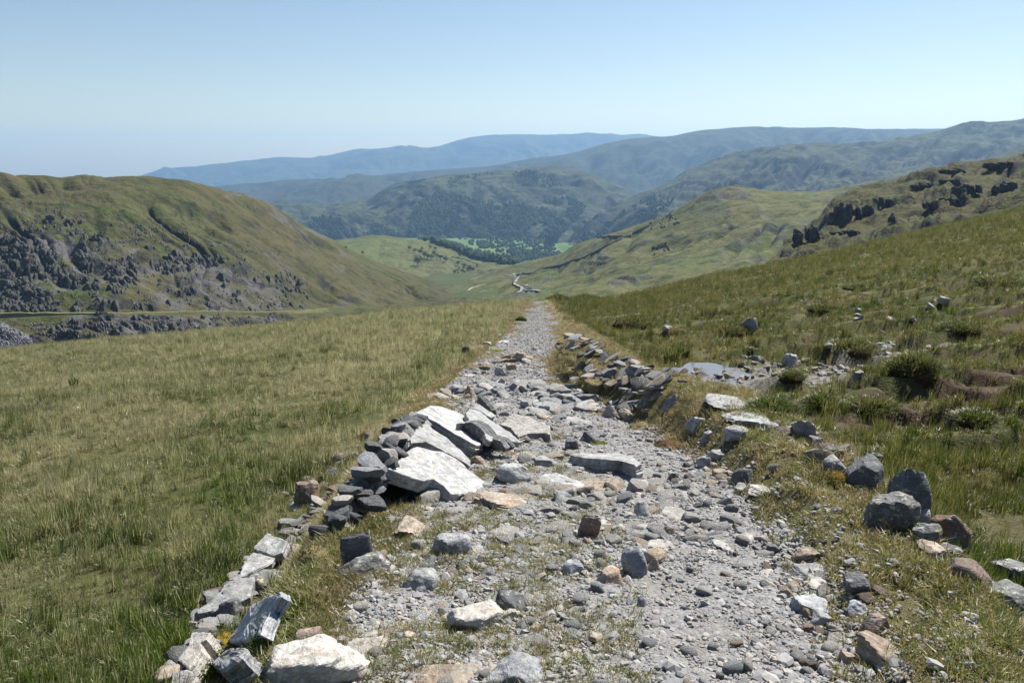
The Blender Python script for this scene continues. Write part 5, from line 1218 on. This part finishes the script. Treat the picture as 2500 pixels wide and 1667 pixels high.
def crag_field(name, label, polys, smin, smax, mat, seed, which, zoff=.0):
    r = np.random.default_rng(seed); P = []; S = []
    for poly, n, thr, cell in polys:
        q = np.array(poly, float); lo, hi = q.min(0), q.max(0); k = 0; tr = 0
        while k < n and tr < n*12:
            tr += 1; x, y = lo+(hi-lo)*r.uniform(size=2); c = False; j = len(q)-1
            for i in range(len(q)):
                if (q[i, 1] > y) != (q[j, 1] > y) and x < (q[j, 0]-q[i, 0])*(y-q[i, 1])/(q[j, 1]-q[i, 1])+q[i, 0]: c = not c
                j = i
            if not c: continue
            if float(fbm(x/cell, y/(cell*.6), seed, 3)) < thr: continue
            h = seen(x, y, which)
            if not h: continue
            P.append(np.array(h[0])); S.append(math.exp(r.uniform(math.log(smin), math.log(smax)))); k += 1
    P = np.array(P); S = np.array(S); P[:, 2] += zoff*S; n = len(P)
    rot = np.stack([r.normal(-.1, .18, n), r.normal(.12, .18, n), r.normal(.45, .22, n)], -1)
    return scatter(name, CR, P, rot, S, r.integers(0, 8, n), r.uniform(size=n), mat, label)
LF = ('left_fell',)
crag_field('crags', 'dark broken slate crags in bands across the lower left fell', [
    ([(0,575),(60,590),(140,625),(210,690),(150,700),(60,650),(0,640)], 260, -.3, 40), ([(0,660),(60,680),(130,720),(155,765),(0,768)], 330, -.4, 40),
    ([(372,640),(430,622),(520,625),(540,648),(470,660),(390,668)], 110, -.4, 30), ([(262,652),(330,640),(345,690),(275,715)], 80, -.3, 30),
    ([(665,672),(700,660),(745,690),(735,715),(680,712)], 60, -.2, 25), ([(185,585),(205,580),(235,680),(260,755),(240,755),(205,670)], 70, -.2, 25),
    ([(0,500),(120,510),(330,560),(520,600),(700,640),(780,720),(740,760),(300,768),(0,770)], 260, .20, 55), ([(60,790),(200,775),(700,772),(640,800),(300,825),(120,830)], 110, .10, 45)], 3.0, 11.0, m_crag, 61, LF, -.27)
crag_field('scree', 'pale grey scree and scattered blocks spilling down the left fell', [([(0,480),(200,500),(480,570),(700,620),(740,700),(700,762),(0,768)], 1500, .06, 70), ([(60,790),(700,772),(640,800),(120,832)], 500, -.1, 60)], .7, 2.2, m_scree, 62, LF)
crag_field('crags', 'dark rock bands breaking the furrowed slope of the right fell', [([(1580,535),(1640,520),(1660,545),(1590,565)], 40, -.3, 30), ([(1590,600),(1640,590),(1640,612),(1600,625)], 45, -.3, 30), ([(1375,600),(1400,585),(1412,590),(1385,610)], 30, -.5, 30)], 2.0, 6.0, m_crag, 63, ('right_fell',), -.28)
crag_field('scree', 'loose slate blocks covering the spoil tip at the far left', [([(0,750),(60,775),(140,830),(150,845),(0,850)], 420, -2, 50)], .5, 1.8, m_scree, 64, ('spoil_heap',))
def outcrop(x0, x1, y0, y1, label, seed, which=('craggy_shoulder',)):
    h = seen((x0+x1)/2, y1-2, which) or seen((x0+x1)/2, y1-2)
    if not h: return
    p = np.array(h[0]); r = np.random.default_rng(seed); wd = (x1-x0)*p[1]/F; ht = (y1-y0)*p[1]/F; V = []; Fc = []; o_ = 0
    for i in range(9):
        v, f = CR[int(r.integers(8))]; u = r.uniform(-.5, .5); s_ = np.array([wd*r.uniform(.35, .65), wd*r.uniform(.3, .5), ht*r.uniform(.6, 1.0)*(1-.5*abs(u))])
        a = r.normal(.3, .4); m = np.array([[math.cos(a), -math.sin(a), 0], [math.sin(a), math.cos(a), 0], [0, 0, 1]]); q = (v*s_) @ m.T + np.array([u*wd*.7, r.uniform(0, .5)*wd, ht*(.12 + .25*(u+.5)*(1 if x1-x0 > 50 else 0)) + r.uniform(-.1, .1)*ht])
        V.append(q); Fc += [tuple(int(k)+o_ for k in t_) for t_ in f]; o_ += len(q)
    o = mesh_obj('rock_outcrop', np.vstack(V), Fc, m_crag, smooth=False); o.location = p; tag(o, label, 'rock outcrop')
for i, (a, b, c, d, lab) in enumerate([(1940,2010,540,590,'lowest dark rock outcrop at the left foot of the craggy shoulder'), (2034,2104,484,542,'tall dark outcrop with a sheer left face on the craggy shoulder'), (2088,2142,492,532,'rounded dark outcrop right of the sheer faced one'),
    (2136,2188,474,506,'outcrop above and right of the rounded dark one'), (2264,2312,482,508,'low dark outcrop in the middle of the heathery slope'), (2308,2378,478,506,'long dark outcrop beside the low one on the heathery slope'),
    (2312,2362,430,454,'dark outcrop below the shoulder crest'), (2340,2410,440,478,'rough rock band right of the outcrop below the crest'), (2166,2200,526,540,'small dark outcrop near the moor edge'), (2040,2110,560,580,'scattered low rocks under the sheer faced outcrop'),
    (2420,2500,392,410,'dark crag on the crest at the far right'), (2310,2380,408,424,'low crag on the crest of the shoulder'), (2230,2290,445,460,'small outcrop high on the heathery shoulder'), (2440,2500,440,470,'dark heather topped rock at the right edge of the shoulder')]):
    outcrop(a, b, c, d, lab, 70+i)
# single trees
t = MT('tree_bark'); m_bark = t.pbr(t.mix(t.noise(t.obj(), 6, 4), (.07, .055, .04), (.13, .11, .09)), .95, None, .1)
t = MT('tree_leaf'); m_leaf = t.pbr(t.mix(t.ramp(t.noise(t.obj(), 1.2, 3), (.35, 0.0), (.65, 1.0)), (.018, .035, .010), (.045, .07, .020)), .75, None, .2)
def tree_proto(seed):
    r = np.random.default_rng(seed); V = []; Fc = []
    def limb(a, b, ra, rb, n=6):
        k = len(V); a, b = np.array(a), np.array(b); d = b-a; d = d/np.linalg.norm(d); u = np.cross(d, [.3, .9, .1]); u /= np.linalg.norm(u); w_ = np.cross(d, u)
        for p, q in ((a, ra), (b, rb)):
            for i in range(n): an = 6.283*i/n; V.append(tuple(p + (u*math.cos(an)+w_*math.sin(an))*q))
        for i in range(n): Fc.append((k+i, k+(i+1) % n, k+n+(i+1) % n, k+n+i))
    limb((0, 0, -.4), (.1, .05, 2.6), .34, .22); tips = []
    for i in range(7):
        a = 6.283*i/7 + r.uniform(-.3, .3); e = (1.9*math.cos(a)*r.uniform(.6, 1.2), 1.9*math.sin(a)*r.uniform(.6, 1.2), 2.6+r.uniform(1.0, 3.4)); limb((.1, .05, 2.3), e, .17, .05, 5); tips.append(e)
    L = []; LF = []
    cl = [(np.array(e)+r.normal(0, .5, 3), r.uniform(.8, 1.5)) for e in tips for _ in range(2)] + [(np.array([0, 0, 5.6]), 1.5), (np.array([.3, -.2, 4.2]), 1.8)]
    for c, s_ in cl:
        for _ in range(34):
            d = r.normal(size=3); d /= np.linalg.norm(d); p = c + d*s_*r.uniform(.55, 1.0)*np.array([1, 1, .75]); u = np.cross(d, r.normal(size=3)); u /= np.linalg.norm(u); w_ = np.cross(u, d)+.5*d; q = .26*r.uniform(.6, 1.3); k = len(L)
            L += [tuple(p-u*q), tuple(p+w_*q*.8), tuple(p+u*q), tuple(p-w_*q*.8)]; LF.append((k, k+1, k+2, k+3))
    return (V, Fc), (L, LF)
PROT = []
for sd in (1, 2, 3):
    (V, Fc), (L, LF) = tree_proto(sd)
    mt = bpy.data.meshes.new('trunk'); mt.from_pydata(V, [], Fc); mt.materials.append(m_bark); ml = bpy.data.meshes.new('crown'); ml.from_pydata(L, [], LF); ml.materials.append(m_leaf); PROT.append((mt, ml))
def tree(px, py, hpx, label, i, group=None):
    h = seen(px, py)
    if not h: return
    p = h[0]; s_ = hpx*p.y/F/6.6
    e = empty('tree', p, i*1.7); e.scale = (s_*1.05, s_*1.05, s_); tag(e, label, 'tree', group)
    mt, ml = PROT[i % 3]
    for nm, me in (('trunk', mt), ('crown', ml)):
        o = bpy.data.objects.new(nm, me); C.objects.link(o); o.parent = e
tree(1019, 649, 22, 'rounded dark tree standing alone in front of the copse on the green knoll', 0)
for i, (x, y, h_) in enumerate([(1000,612,11),(1012,618,12),(1024,622,14),(1036,630,15),(1044,634,15),(1053,634,13),(1060,626,13),(1068,631,12),(1076,636,14),(1086,639,13),(1050,608,9),(1063,612,9),(1090,640,10),(1030,612,9)]):
    tree(x, y, h_, 'dark tree of the copse in the hollow of the green knoll', i, 'trees of the copse on the green knoll')
for i, (x, y, h_, lab) in enumerate([(885,622,9,'small tree alone on the green slope left of the copse'), (1118,648,12,'tree at the head of the wooded gully below the knoll'), (1133,655,13,'bushy tree beside the wall in the wooded gully'), (1146,660,12,'lowest tree of the wooded gully near the road'),
                                      (1122,627,9,'lone tree on the walled pasture of the knoll'), (1466,612,6,'tiny thorn tree beside the wall on the right fell'), (845,608,7,'tiny thorn tree on the green flank of the left fell'), (1247,618,14,'tall dark tree among the middle dale pastures'), (1293,624,11,'single tree by the lower dale pasture wall')]):
    tree(x, y, h_, lab, i)
for i in range(16):
    r = random.Random(i); tree(1108+i*3.6+r.uniform(-3, 3), 668-i*.35+r.uniform(-9, 3), r.uniform(6, 10), 'small tree crowding the wooded gully left of the valley road', i, 'trees in the wooded gully')

# cottages
m_ren = plain('white_render', (.78, .77, .74), .9); m_slate = plain('roof_slate', (.10, .105, .115), .7); m_win = plain('window_glass', (.03, .035, .04), .15, .5); m_ston = plain('chimney_stone', (.25, .24, .22), .9)
def box(V, Fc, c, s):
    k = len(V); V += [(c[0]+x*s[0]/2, c[1]+y*s[1]/2, c[2]+z*s[2]/2) for z in (-1, 1) for x, y in ((-1,-1),(1,-1),(1,1),(-1,1))]
    Fc += [tuple(k+q for q in f) for f in ((3,2,1,0),(4,5,6,7),(0,1,5,4),(1,2,6,5),(2,3,7,6),(3,0,4,7))]
def cottage(px, py, L, W, H, rz, label):
    h = seen(px, py)
    if not h: return
    e = empty('cottage', h[0], rz); tag(e, label, 'cottage')
    V, Fc = [], []; box(V, Fc, (0, 0, H/2-.5), (L, W, H+1)); k = len(V)
    V += [(-L/2, -W/2, H), (-L/2, W/2, H), (-L/2, 0, H+W*.38), (L/2, -W/2, H), (L/2, W/2, H), (L/2, 0, H+W*.38)]; Fc += [(k, k+1, k+2), (k+3, k+5, k+4)]
    mesh_obj('wall', V, Fc, m_ren, e, False)
    a, b, z = L/2+.4, W/2+.4, H-.15
    V = []; 
    for dz in (0, .3): V += [(-a, -b, z+dz), (a, -b, z+dz), (a, 0, H+W*.38+.1+dz), (-a, 0, H+W*.38+.1+dz), (a, b, z+dz), (-a, b, z+dz)]
    rf = mesh_obj('roof', V, [(0,1,2,3),(3,2,4,5),(6,9,8,7),(9,11,10,8),(0,6,7,1),(5,4,10,11),(0,3,9,6),(3,5,11,9),(1,7,8,2),(2,8,10,4)], m_slate, e, False)
    for sx in (-1, 1):
        V, Fc = [], []; box(V, Fc, (sx*(L/2-.6), 0, H+W*.38+.7), (.9, .9, 2.0)); mesh_obj('chimney', V, Fc, m_ston, rf, False)
    for sx in (-.3, .0, .3):
        for z in (1.5, 4.0):
            V, Fc = [], []; box(V, Fc, (sx*L, -W/2-.05, z), (1.1, .2, 1.3)); mesh_obj('window', V, Fc, m_win, e, False)
cottage(1230, 607.5, 15, 8, 5.5, .3, 'white cottage at the left end of the hamlet in the dale')
cottage(1253, 602, 16, 8, 6, -.2, 'white cottage among trees in the middle of the dale hamlet')
cottage(1277, 599.5, 18, 8, 6, .1, 'long white cottage at the right end of the dale hamlet')
cottage(1263, 605, 11, 7, 5, .6, 'small white cottage in front of the dale hamlet')
# vehicles on the valley road
m_tyre = plain('tyre_rubber', (.02, .02, .02), .9); m_rim = plain('wheel_rim', (.4, .4, .41), .4); m_lamp = plain('lamp_lens', (.6, .6, .58), .2)
def vehicle(px, py, kind, col, rz, label):
    h = seen(px, py, VB)
    if not h: return
    p = np.array(h[0]); e = empty(kind, (p[0], p[1], p[2]+1.0), rz); tag(e, label, 'car' if kind == 'parked_car' else 'van')
    m = plain(kind + '_paint', col, .35, .5)
    if kind == 'parked_car': prof = [(-2.1,.35),(-2.15,.8),(-1.75,.95),(-1.2,1.42),(.45,1.46),(1.15,.98),(2.0,.82),(2.15,.5),(2.1,.3)]; W = 1.75; gl = [(-1.1,1.0,.35,1.38)]
    else: prof = [(-2.6,.4),(-2.65,2.2),(-2.5,2.35),(1.2,2.35),(1.7,1.5),(2.5,1.2),(2.6,.5),(2.55,.35)]; W = 2.0; gl = [(.5,1.45,1.35,2.1)]
    n = len(prof); V = []
    for s_, k in ((-1, 1), (1, 1)): V += [(x, s_*W/2*(.86 if z > 1.2 and kind == 'parked_car' else 1), z) for x, z in prof]
    Fc = [tuple(range(n)), tuple(range(2*n-1, n-1, -1))] + [(i, n+i, n+(i+1) % n, (i+1) % n) for i in range(n)]
    mesh_obj('body', V, Fc, m, e, False)
    for x0, z0, x1, z1 in gl:
        for s_ in (-1, 1):
            V, Fc = [], []; box(V, Fc, ((x0+x1)/2, s_*(W/2*.9), (z0+z1)/2), (x1-x0, .12, z1-z0)); mesh_obj('window', V, Fc, m_win, e, False)
    V, Fc = [], []; xw = .85 if kind == 'parked_car' else 1.5; box(V, Fc, (xw, 0, 1.2 if kind == 'parked_car' else 1.9), (.5, W*.74, .35 if kind == 'parked_car' else .6)); mesh_obj('windscreen', V, Fc, m_win, e, False)
    for x in (-1.35, 1.4):
        for s_ in (-1, 1):
            V = [(x + .34*math.cos(a)*q, s_*(W/2-.08)+d, .34+.34*math.sin(a)*q) for d, q in ((-.1, 1), (.1, 1)) for a in np.linspace(0, 6.283, 12, endpoint=False)]
            Fc = [tuple(range(12)), tuple(range(23, 11, -1))] + [(i, 12+i, 12+(i+1) % 12, (i+1) % 12) for i in range(12)]
            w_ = mesh_obj('wheel', V, Fc, m_tyre, e, False)
            V, Fc = [], []; box(V, Fc, (x, s_*(W/2+.03), .34), (.3, .05, .3)); mesh_obj('rim', V, Fc, m_rim, w_, False)
    for s_ in (-1, 1):
        V, Fc = [], []; box(V, Fc, (prof[-2][0]-.06, s_*W*.36, .68), (.14, .32, .18)); mesh_obj('headlight', V, Fc, m_lamp, e, False)
vehicle(1289, 708.6, 'parked_car', (.03, .08, .30), .2, 'bright blue car parked at the end of the lay-by')
vehicle(1295, 708.2, 'parked_car', (.04, .09, .22), .3, 'darker blue car parked next to the bright blue one')
vehicle(1252, 674.0, 'parked_van', (.80, .80, .80), 2.6, 'white van on the far bend of the valley road')
vehicle(1268.5, 679.0, 'parked_car', (.78, .78, .78), .8, 'white car at the inside of the upper road bend')
vehicle(1253, 691.6, 'parked_car', (.05, .05, .055), 1.4, 'dark car on the lower bend of the valley road')
vehicle(1287, 703.2, 'parked_van', (.72, .73, .72), .1, 'pale van parked behind the blue cars')
# ------------------------------------------------------------------ tussocks, moss cushions, bilberry
m_peat = None
t = MT('peat_turf'); n_ = t.noise(t.pos(), 9, 5, .65)
m_peat = t.pbr(t.mix(t.ramp(n_, (.35, 0.0), (.65, 1.0)), (0.029, 0.020, 0.012), (0.074, 0.053, 0.031)), .95, t.bump(n_, .9, .05), .05)
def bladed(name, seed, n, R, H, hgt, wd, mat, parent, loc=(0, 0, 0), droop=.6):
    r = np.random.default_rng(seed); V = []; Fc = []; S = []
    for i in range(n):
        a = r.uniform(0, 6.283); q = math.sqrt(r.uniform()); x, y = R[0]*q*math.cos(a), R[1]*q*math.sin(a); z = H*math.sqrt(max(0, 1-q*q*.98))*.96
        L = hgt*r.uniform(.5, 1.2); az = math.atan2(y, x) + r.normal(0, .6); o_ = L*droop*(.25+.75*q)*r.uniform(.6, 1.3); lx, ly = math.cos(az)*o_ + .10*L, math.sin(az)*o_
        up = L*(1-.45*droop*q); an = r.uniform(0, 6.283); px, py = math.cos(an)*wd, math.sin(an)*wd; k = len(V); sh = r.uniform()
        for t_, w_ in ((0, 1), (.5, .8)): V += [(x+lx*t_*t_-px*w_, y+ly*t_*t_-py*w_, z+up*t_*(1.3-.3*t_)), (x+lx*t_*t_+px*w_, y+ly*t_*t_+py*w_, z+up*t_*(1.3-.3*t_))]
        V.append((x+lx, y+ly, z+up*(1-.25*droop*q))); Fc += [(k, k+1, k+3, k+2), (k+2, k+3, k+4)]; S += [sh]*5
    o = mesh_obj(name, V, Fc, mat, parent, False); a = o.data.attributes.new('shade', 'FLOAT', 'POINT'); a.data.foreach_set('value', np.array(S, np.float32)); return o
def mound(name, seed, R, H, mat, parent, sub=3):
    d, f = ICO[sub]; k = 1 + .18*fbm(d[:, 0]*1.8+seed, d[:, 1]*1.8, d[:, 2]*1.8, 3) + .05*pn(d[:, 0]*7, d[:, 1]*7, d[:, 2]*7+seed)
    v = d*k[:, None]*np.array([R[0], R[1], H]); return mesh_obj(name, v, f, mat, parent)
def tussock(x0, x1, y0, y1, label, seed, blade=.2, n=420, cat='tussock', wet=True):
    b = hit((x0+x1)/2, y1); zc = b[1]*CP-(b[2]-EYE.z)*SP; w_ = (x1-x0)*zc/F; h_ = (y1-y0)*zc/F
    rx = w_/2; ry = rx*.8; hd = b[:2]/np.linalg.norm(b[:2]); c = b[:2]+hd*ry*.8; H = max(.08, h_*.50 - ry*.15)
    e = empty('tussock', (c[0], c[1], float(G(*c))-.04), -math.atan2(b[0], b[1])); tag(e, label, cat)
    mound('soil', seed, (rx*.86, ry*.86), H, m_peat, e)
    bladed('grass_blades', seed, int(n*2.4), (rx, ry), H, max(blade*.9, h_*.28), .0028*(1+b[1]/10), MG_T, e, droop=.95)
MG_T = grass_material('tussock_grass', (0.078, 0.119, 0.025), (0.221, 0.197, 0.098), (0.049, 0.070, 0.018), .6, .72, .48, .70, .5)
for i, (x0, x1, y0, y1, lab) in enumerate([
    (2165,2300,820,925,'big dark grass tussock overhanging the stream bed'), (2015,2140,825,880,'broad dark tussock beside the stream above the bog'), (1825,1945,965,1010,'low green tussock behind the big pale bank slab'),
    (1960,2050,955,1000,'small tussock at the edge of the brown peat patch'), (2060,2200,950,1010,'wide dark green tussock below the stony bog'), (1485,1625,752,802,'dark tussock at the left end of the long peat bank'),
    (1590,1735,764,808,'second tussock along the long peat bank'), (1690,1840,766,814,'heathery tussock in the middle of the long peat bank'), (1815,1990,764,814,'dark tussock at the right end of the long peat bank'),
    (1965,2050,735,765,'tussock on the moor above the peat bank'), (2290,2400,770,815,'round tussock near the upper right stream'), (2380,2500,660,700,'dark tussock under the peat scar at the right edge'),
    (2330,2440,1000,1045,'ragged tussock on the brown peat at far right'), (1385,1470,700,735,'shaggy tussock on the brow just right of the path'), (1330,1392,702,738,'dark overhanging tussock on the brow beside the path'),
    (2050,2150,680,705,'distant tussock in the pale grass band on the right moor'), (1255,1285,765,785,'little grass tuft growing in the gravel near the brow'), (1900,1960,925,950,'small grass islet among the stones of the bog')]):
    tussock(x0, x1, y0, y1, lab, 500+i, .16)
def rush(px, py, hp, label, seed):
    b = hit(px, py); s_ = hp*b[1]/F; e = empty('rush_clump', b); tag(e, label, 'rushes'); bladed('rush_stems', seed, 170, (s_*.35, s_*.35), .02, s_, .004*(1+b[1]/14), MG_T, e, droop=.35)
rush(1640, 888, 52, 'tall clump of rushes beside the puddle', 61); rush(1668, 872, 40, 'shorter clump of rushes behind the puddle', 62)
rush(790, 868, 24, 'dark green rush clump in the middle of the left moor', 63); rush(690, 880, 22, 'dark rush clump left of the middle one on the left moor', 64); rush(1030, 800, 16, 'small rush clump on the left moor near the path', 65)
rush(1590, 745, 22, 'grey green rush clump on the right moor near the brow', 66); rush(180, 945, 26, 'green rush clump at the far left of the moor', 67)
def moss_material(name, a, b):
    t = MT(name); n = t.noise(t.pos(), 45, 4, .7); n2 = t.noise(t.pos(), 7, 3)
    c = t.mix(t.ramp(n, (.35, 0.0), (.65, 1.0)), a, b); c = t.mix(t.ramp(n2, (.5, 0.0), (.7, .6)), c, tuple(q*.55 for q in a))
    return t.pbr(c, 1.0, t.bump(n, 1.0, .03), .05)
MOSS = {'yellow': moss_material('yellow_moss', (0.246, 0.180, 0.029), (0.361, 0.271, 0.049)), 'tan': moss_material('tan_moss', (0.180, 0.148, 0.078), (0.279, 0.230, 0.127)), 'brown': moss_material('brown_moss', (0.098, 0.061, 0.037), (0.180, 0.115, 0.070)),
        'rust': moss_material('rust_moss', (0.197, 0.107, 0.025), (0.295, 0.172, 0.041)), 'green': moss_material('green_moss', (0.098, 0.139, 0.016), (0.197, 0.230, 0.033))}
def cushion(kind, x0, x1, y0, y1, label, seed):
    b = hit((x0+x1)/2, y1); zc = b[1]*CP-(b[2]-EYE.z)*SP; rx = (x1-x0)*zc/F/2; ha = (y1-y0)*zc/F
    ry = max(rx*.6, ha*.7); hd = b[:2]/np.linalg.norm(b[:2]); c = b[:2]+hd*ry*.7; H = max(.05, ha*.38)
    e = empty('moss_cushion', (c[0], c[1], float(G(*c))-.02), -math.atan2(b[0], b[1])); tag(e, label, 'moss')
    d, f = ICO[4]; k = 1 + .22*fbm(d[:, 0]*2+seed, d[:, 1]*2, d[:, 2]*2, 3) + .10*fbm(d[:, 0]*9+seed, d[:, 1]*9, d[:, 2]*9, 3)
    mesh_obj('moss_pad', d*k[:, None]*np.array([rx, ry, H]), f, MOSS[kind], e)
    bladed('moss_fringe', seed, 260, (rx*1.1, ry*1.1), H*.98, .035, .0022, MG_V, e, droop=.8)
    BARE.append((c[0], c[1], rx*.9, ry*.9))
for i, (k, x0, x1, y0, y1, lab) in enumerate([
    ('yellow',520,575,1520,1572,'golden yellow moss cushion beside the grey slate blade'), ('brown',665,735,1358,1412,'dark brown dry moss right of the left edging slabs'), ('tan',735,810,1300,1372,'tan dry moss mound above the lichen boulder'),
    ('tan',735,830,1370,1430,'second tan moss mound left of the lichen boulder'), ('tan',790,850,1260,1310,'moss hump covering the lower end of the slate wall'), ('brown',470,540,1525,1560,'brown moss over the stacked pale slabs'),
    ('rust',2018,2062,1130,1182,'rusty moss filling the gap left of the dark angular block'), ('rust',2005,2062,1495,1525,'rusty moss cushion below the small bluish stone'), ('rust',1965,2010,1483,1502,'rusty moss at the foot of the bluish hollow rock'),
    ('green',1440,1486,1068,1088,'bright green moss growing against the dark block in the gravel'), ('brown',640,690,1470,1530,'brown moss edging the grey slate blade'), ('tan',1370,1420,880,915,'dry turf cushion overhanging the path from the right bank'),
    ('tan',1420,1500,905,955,'long dry turf fringe on the path side of the right bank'), ('tan',1535,1600,1005,1050,'shaggy turf lump at the foot of the right bank'), ('brown',1600,1690,1040,1100,'dark shaded turf under the right bank'),
    ('yellow',955,1010,1225,1242,'mossy cap lying above the orange stained slab'), ('rust',1440,1490,855,880,'orange moss between the tumbled slates'), ('tan',1360,1400,815,838,'round turf hummock where the path narrows'),
    ('tan',1130,1185,875,905,'turf hummock at the left edge of the mid path'), ('green',1190,1235,840,862,'mossy turf below the slate shelf')]):
    cushion(k, x0, x1, y0, y1, lab, 800+i)
t = MT('bilberry_leaf'); sh_ = t.attr('shade'); c_ = t.mix(t.ramp(sh_, (.3, 0.0), (.8, 1.0)), (0.045, 0.090, 0.012), (0.131, 0.180, 0.025))
d_ = t.n('ShaderNodeBsdfDiffuse'); t.l(c_, d_.inputs[0]); tr_ = t.n('ShaderNodeBsdfTranslucent'); t.l(c_, tr_.inputs[0]); mx_ = t.n('ShaderNodeMixShader'); mx_.inputs[0].default_value = .4; t.l(d_.outputs[0], mx_.inputs[1]); t.l(tr_.outputs[0], mx_.inputs[2]); t.l(mx_.outputs[0], t.out.inputs[0]); m_bil = t.m
m_twig = plain('bilberry_twig', (0.082, 0.057, 0.033), .9)
def bilberry(px, py, wp, label, seed):
    b = hit(px, py); w_ = wp*b[1]/F/CP; e = empty('bilberry_bush', b); tag(e, label, 'bush'); r = np.random.default_rng(seed)
    V, Fc, S, TV, TF = [], [], [], [], []
    for i in range(38):
        a = r.uniform(0, 6.28); q = w_/2*math.sqrt(r.uniform()); x, y = q*math.cos(a), q*math.sin(a); h_ = w_*.45*r.uniform(.5, 1.1); dx, dy = r.normal(0, .03, 2); k = len(TV)
        TV += [(x-.002, y, -.02), (x+.002, y, -.02), (x+dx+.0015, y+dy, h_), (x+dx-.0015, y+dy, h_)]; TF.append((k, k+1, k+2, k+3))
        for j in range(9):
            t_ = r.uniform(.35, 1.05); p = np.array([x+dx*t_, y+dy*t_, h_*t_]) + r.normal(0, .010, 3); u = r.normal(size=3); u /= np.linalg.norm(u); v = np.cross(u, r.normal(size=3)); v /= np.linalg.norm(v); k = len(V); l_ = .009*r.uniform(.7, 1.3)
            V += [p-u*l_, p+v*l_*.55, p+u*l_, p-v*l_*.55]; Fc.append((k, k+1, k+2, k+3)); S += [r.uniform()]*4
    mesh_obj('stems', TV, TF, m_twig, e, False); o = mesh_obj('leaves', [tuple(q) for q in V], Fc, m_bil, e, False); at_ = o.data.attributes.new('shade', 'FLOAT', 'POINT'); at_.data.foreach_set('value', np.array(S, np.float32))
for i, (x, y, w_, lab) in enumerate([(690,1520,70,'green bilberry bush right of the grey slate blade'), (735,1490,70,'bilberry bush between the dark boulder and the tan moss'), (645,1580,70,'bilberry bush at the foot of the grey slate blade'), (560,1610,60,'low bilberry bush among the stacked edging slabs'),
                                      (920,1290,40,'bright green fern like sprig at the foot of the slate wall'), (740,1570,60,'bilberry bush left of the biggest bottom boulder'), (500,1650,60,'bilberry bush at the bottom left of the bank')]):
    bilberry(x, y, w_, lab, 950+i)
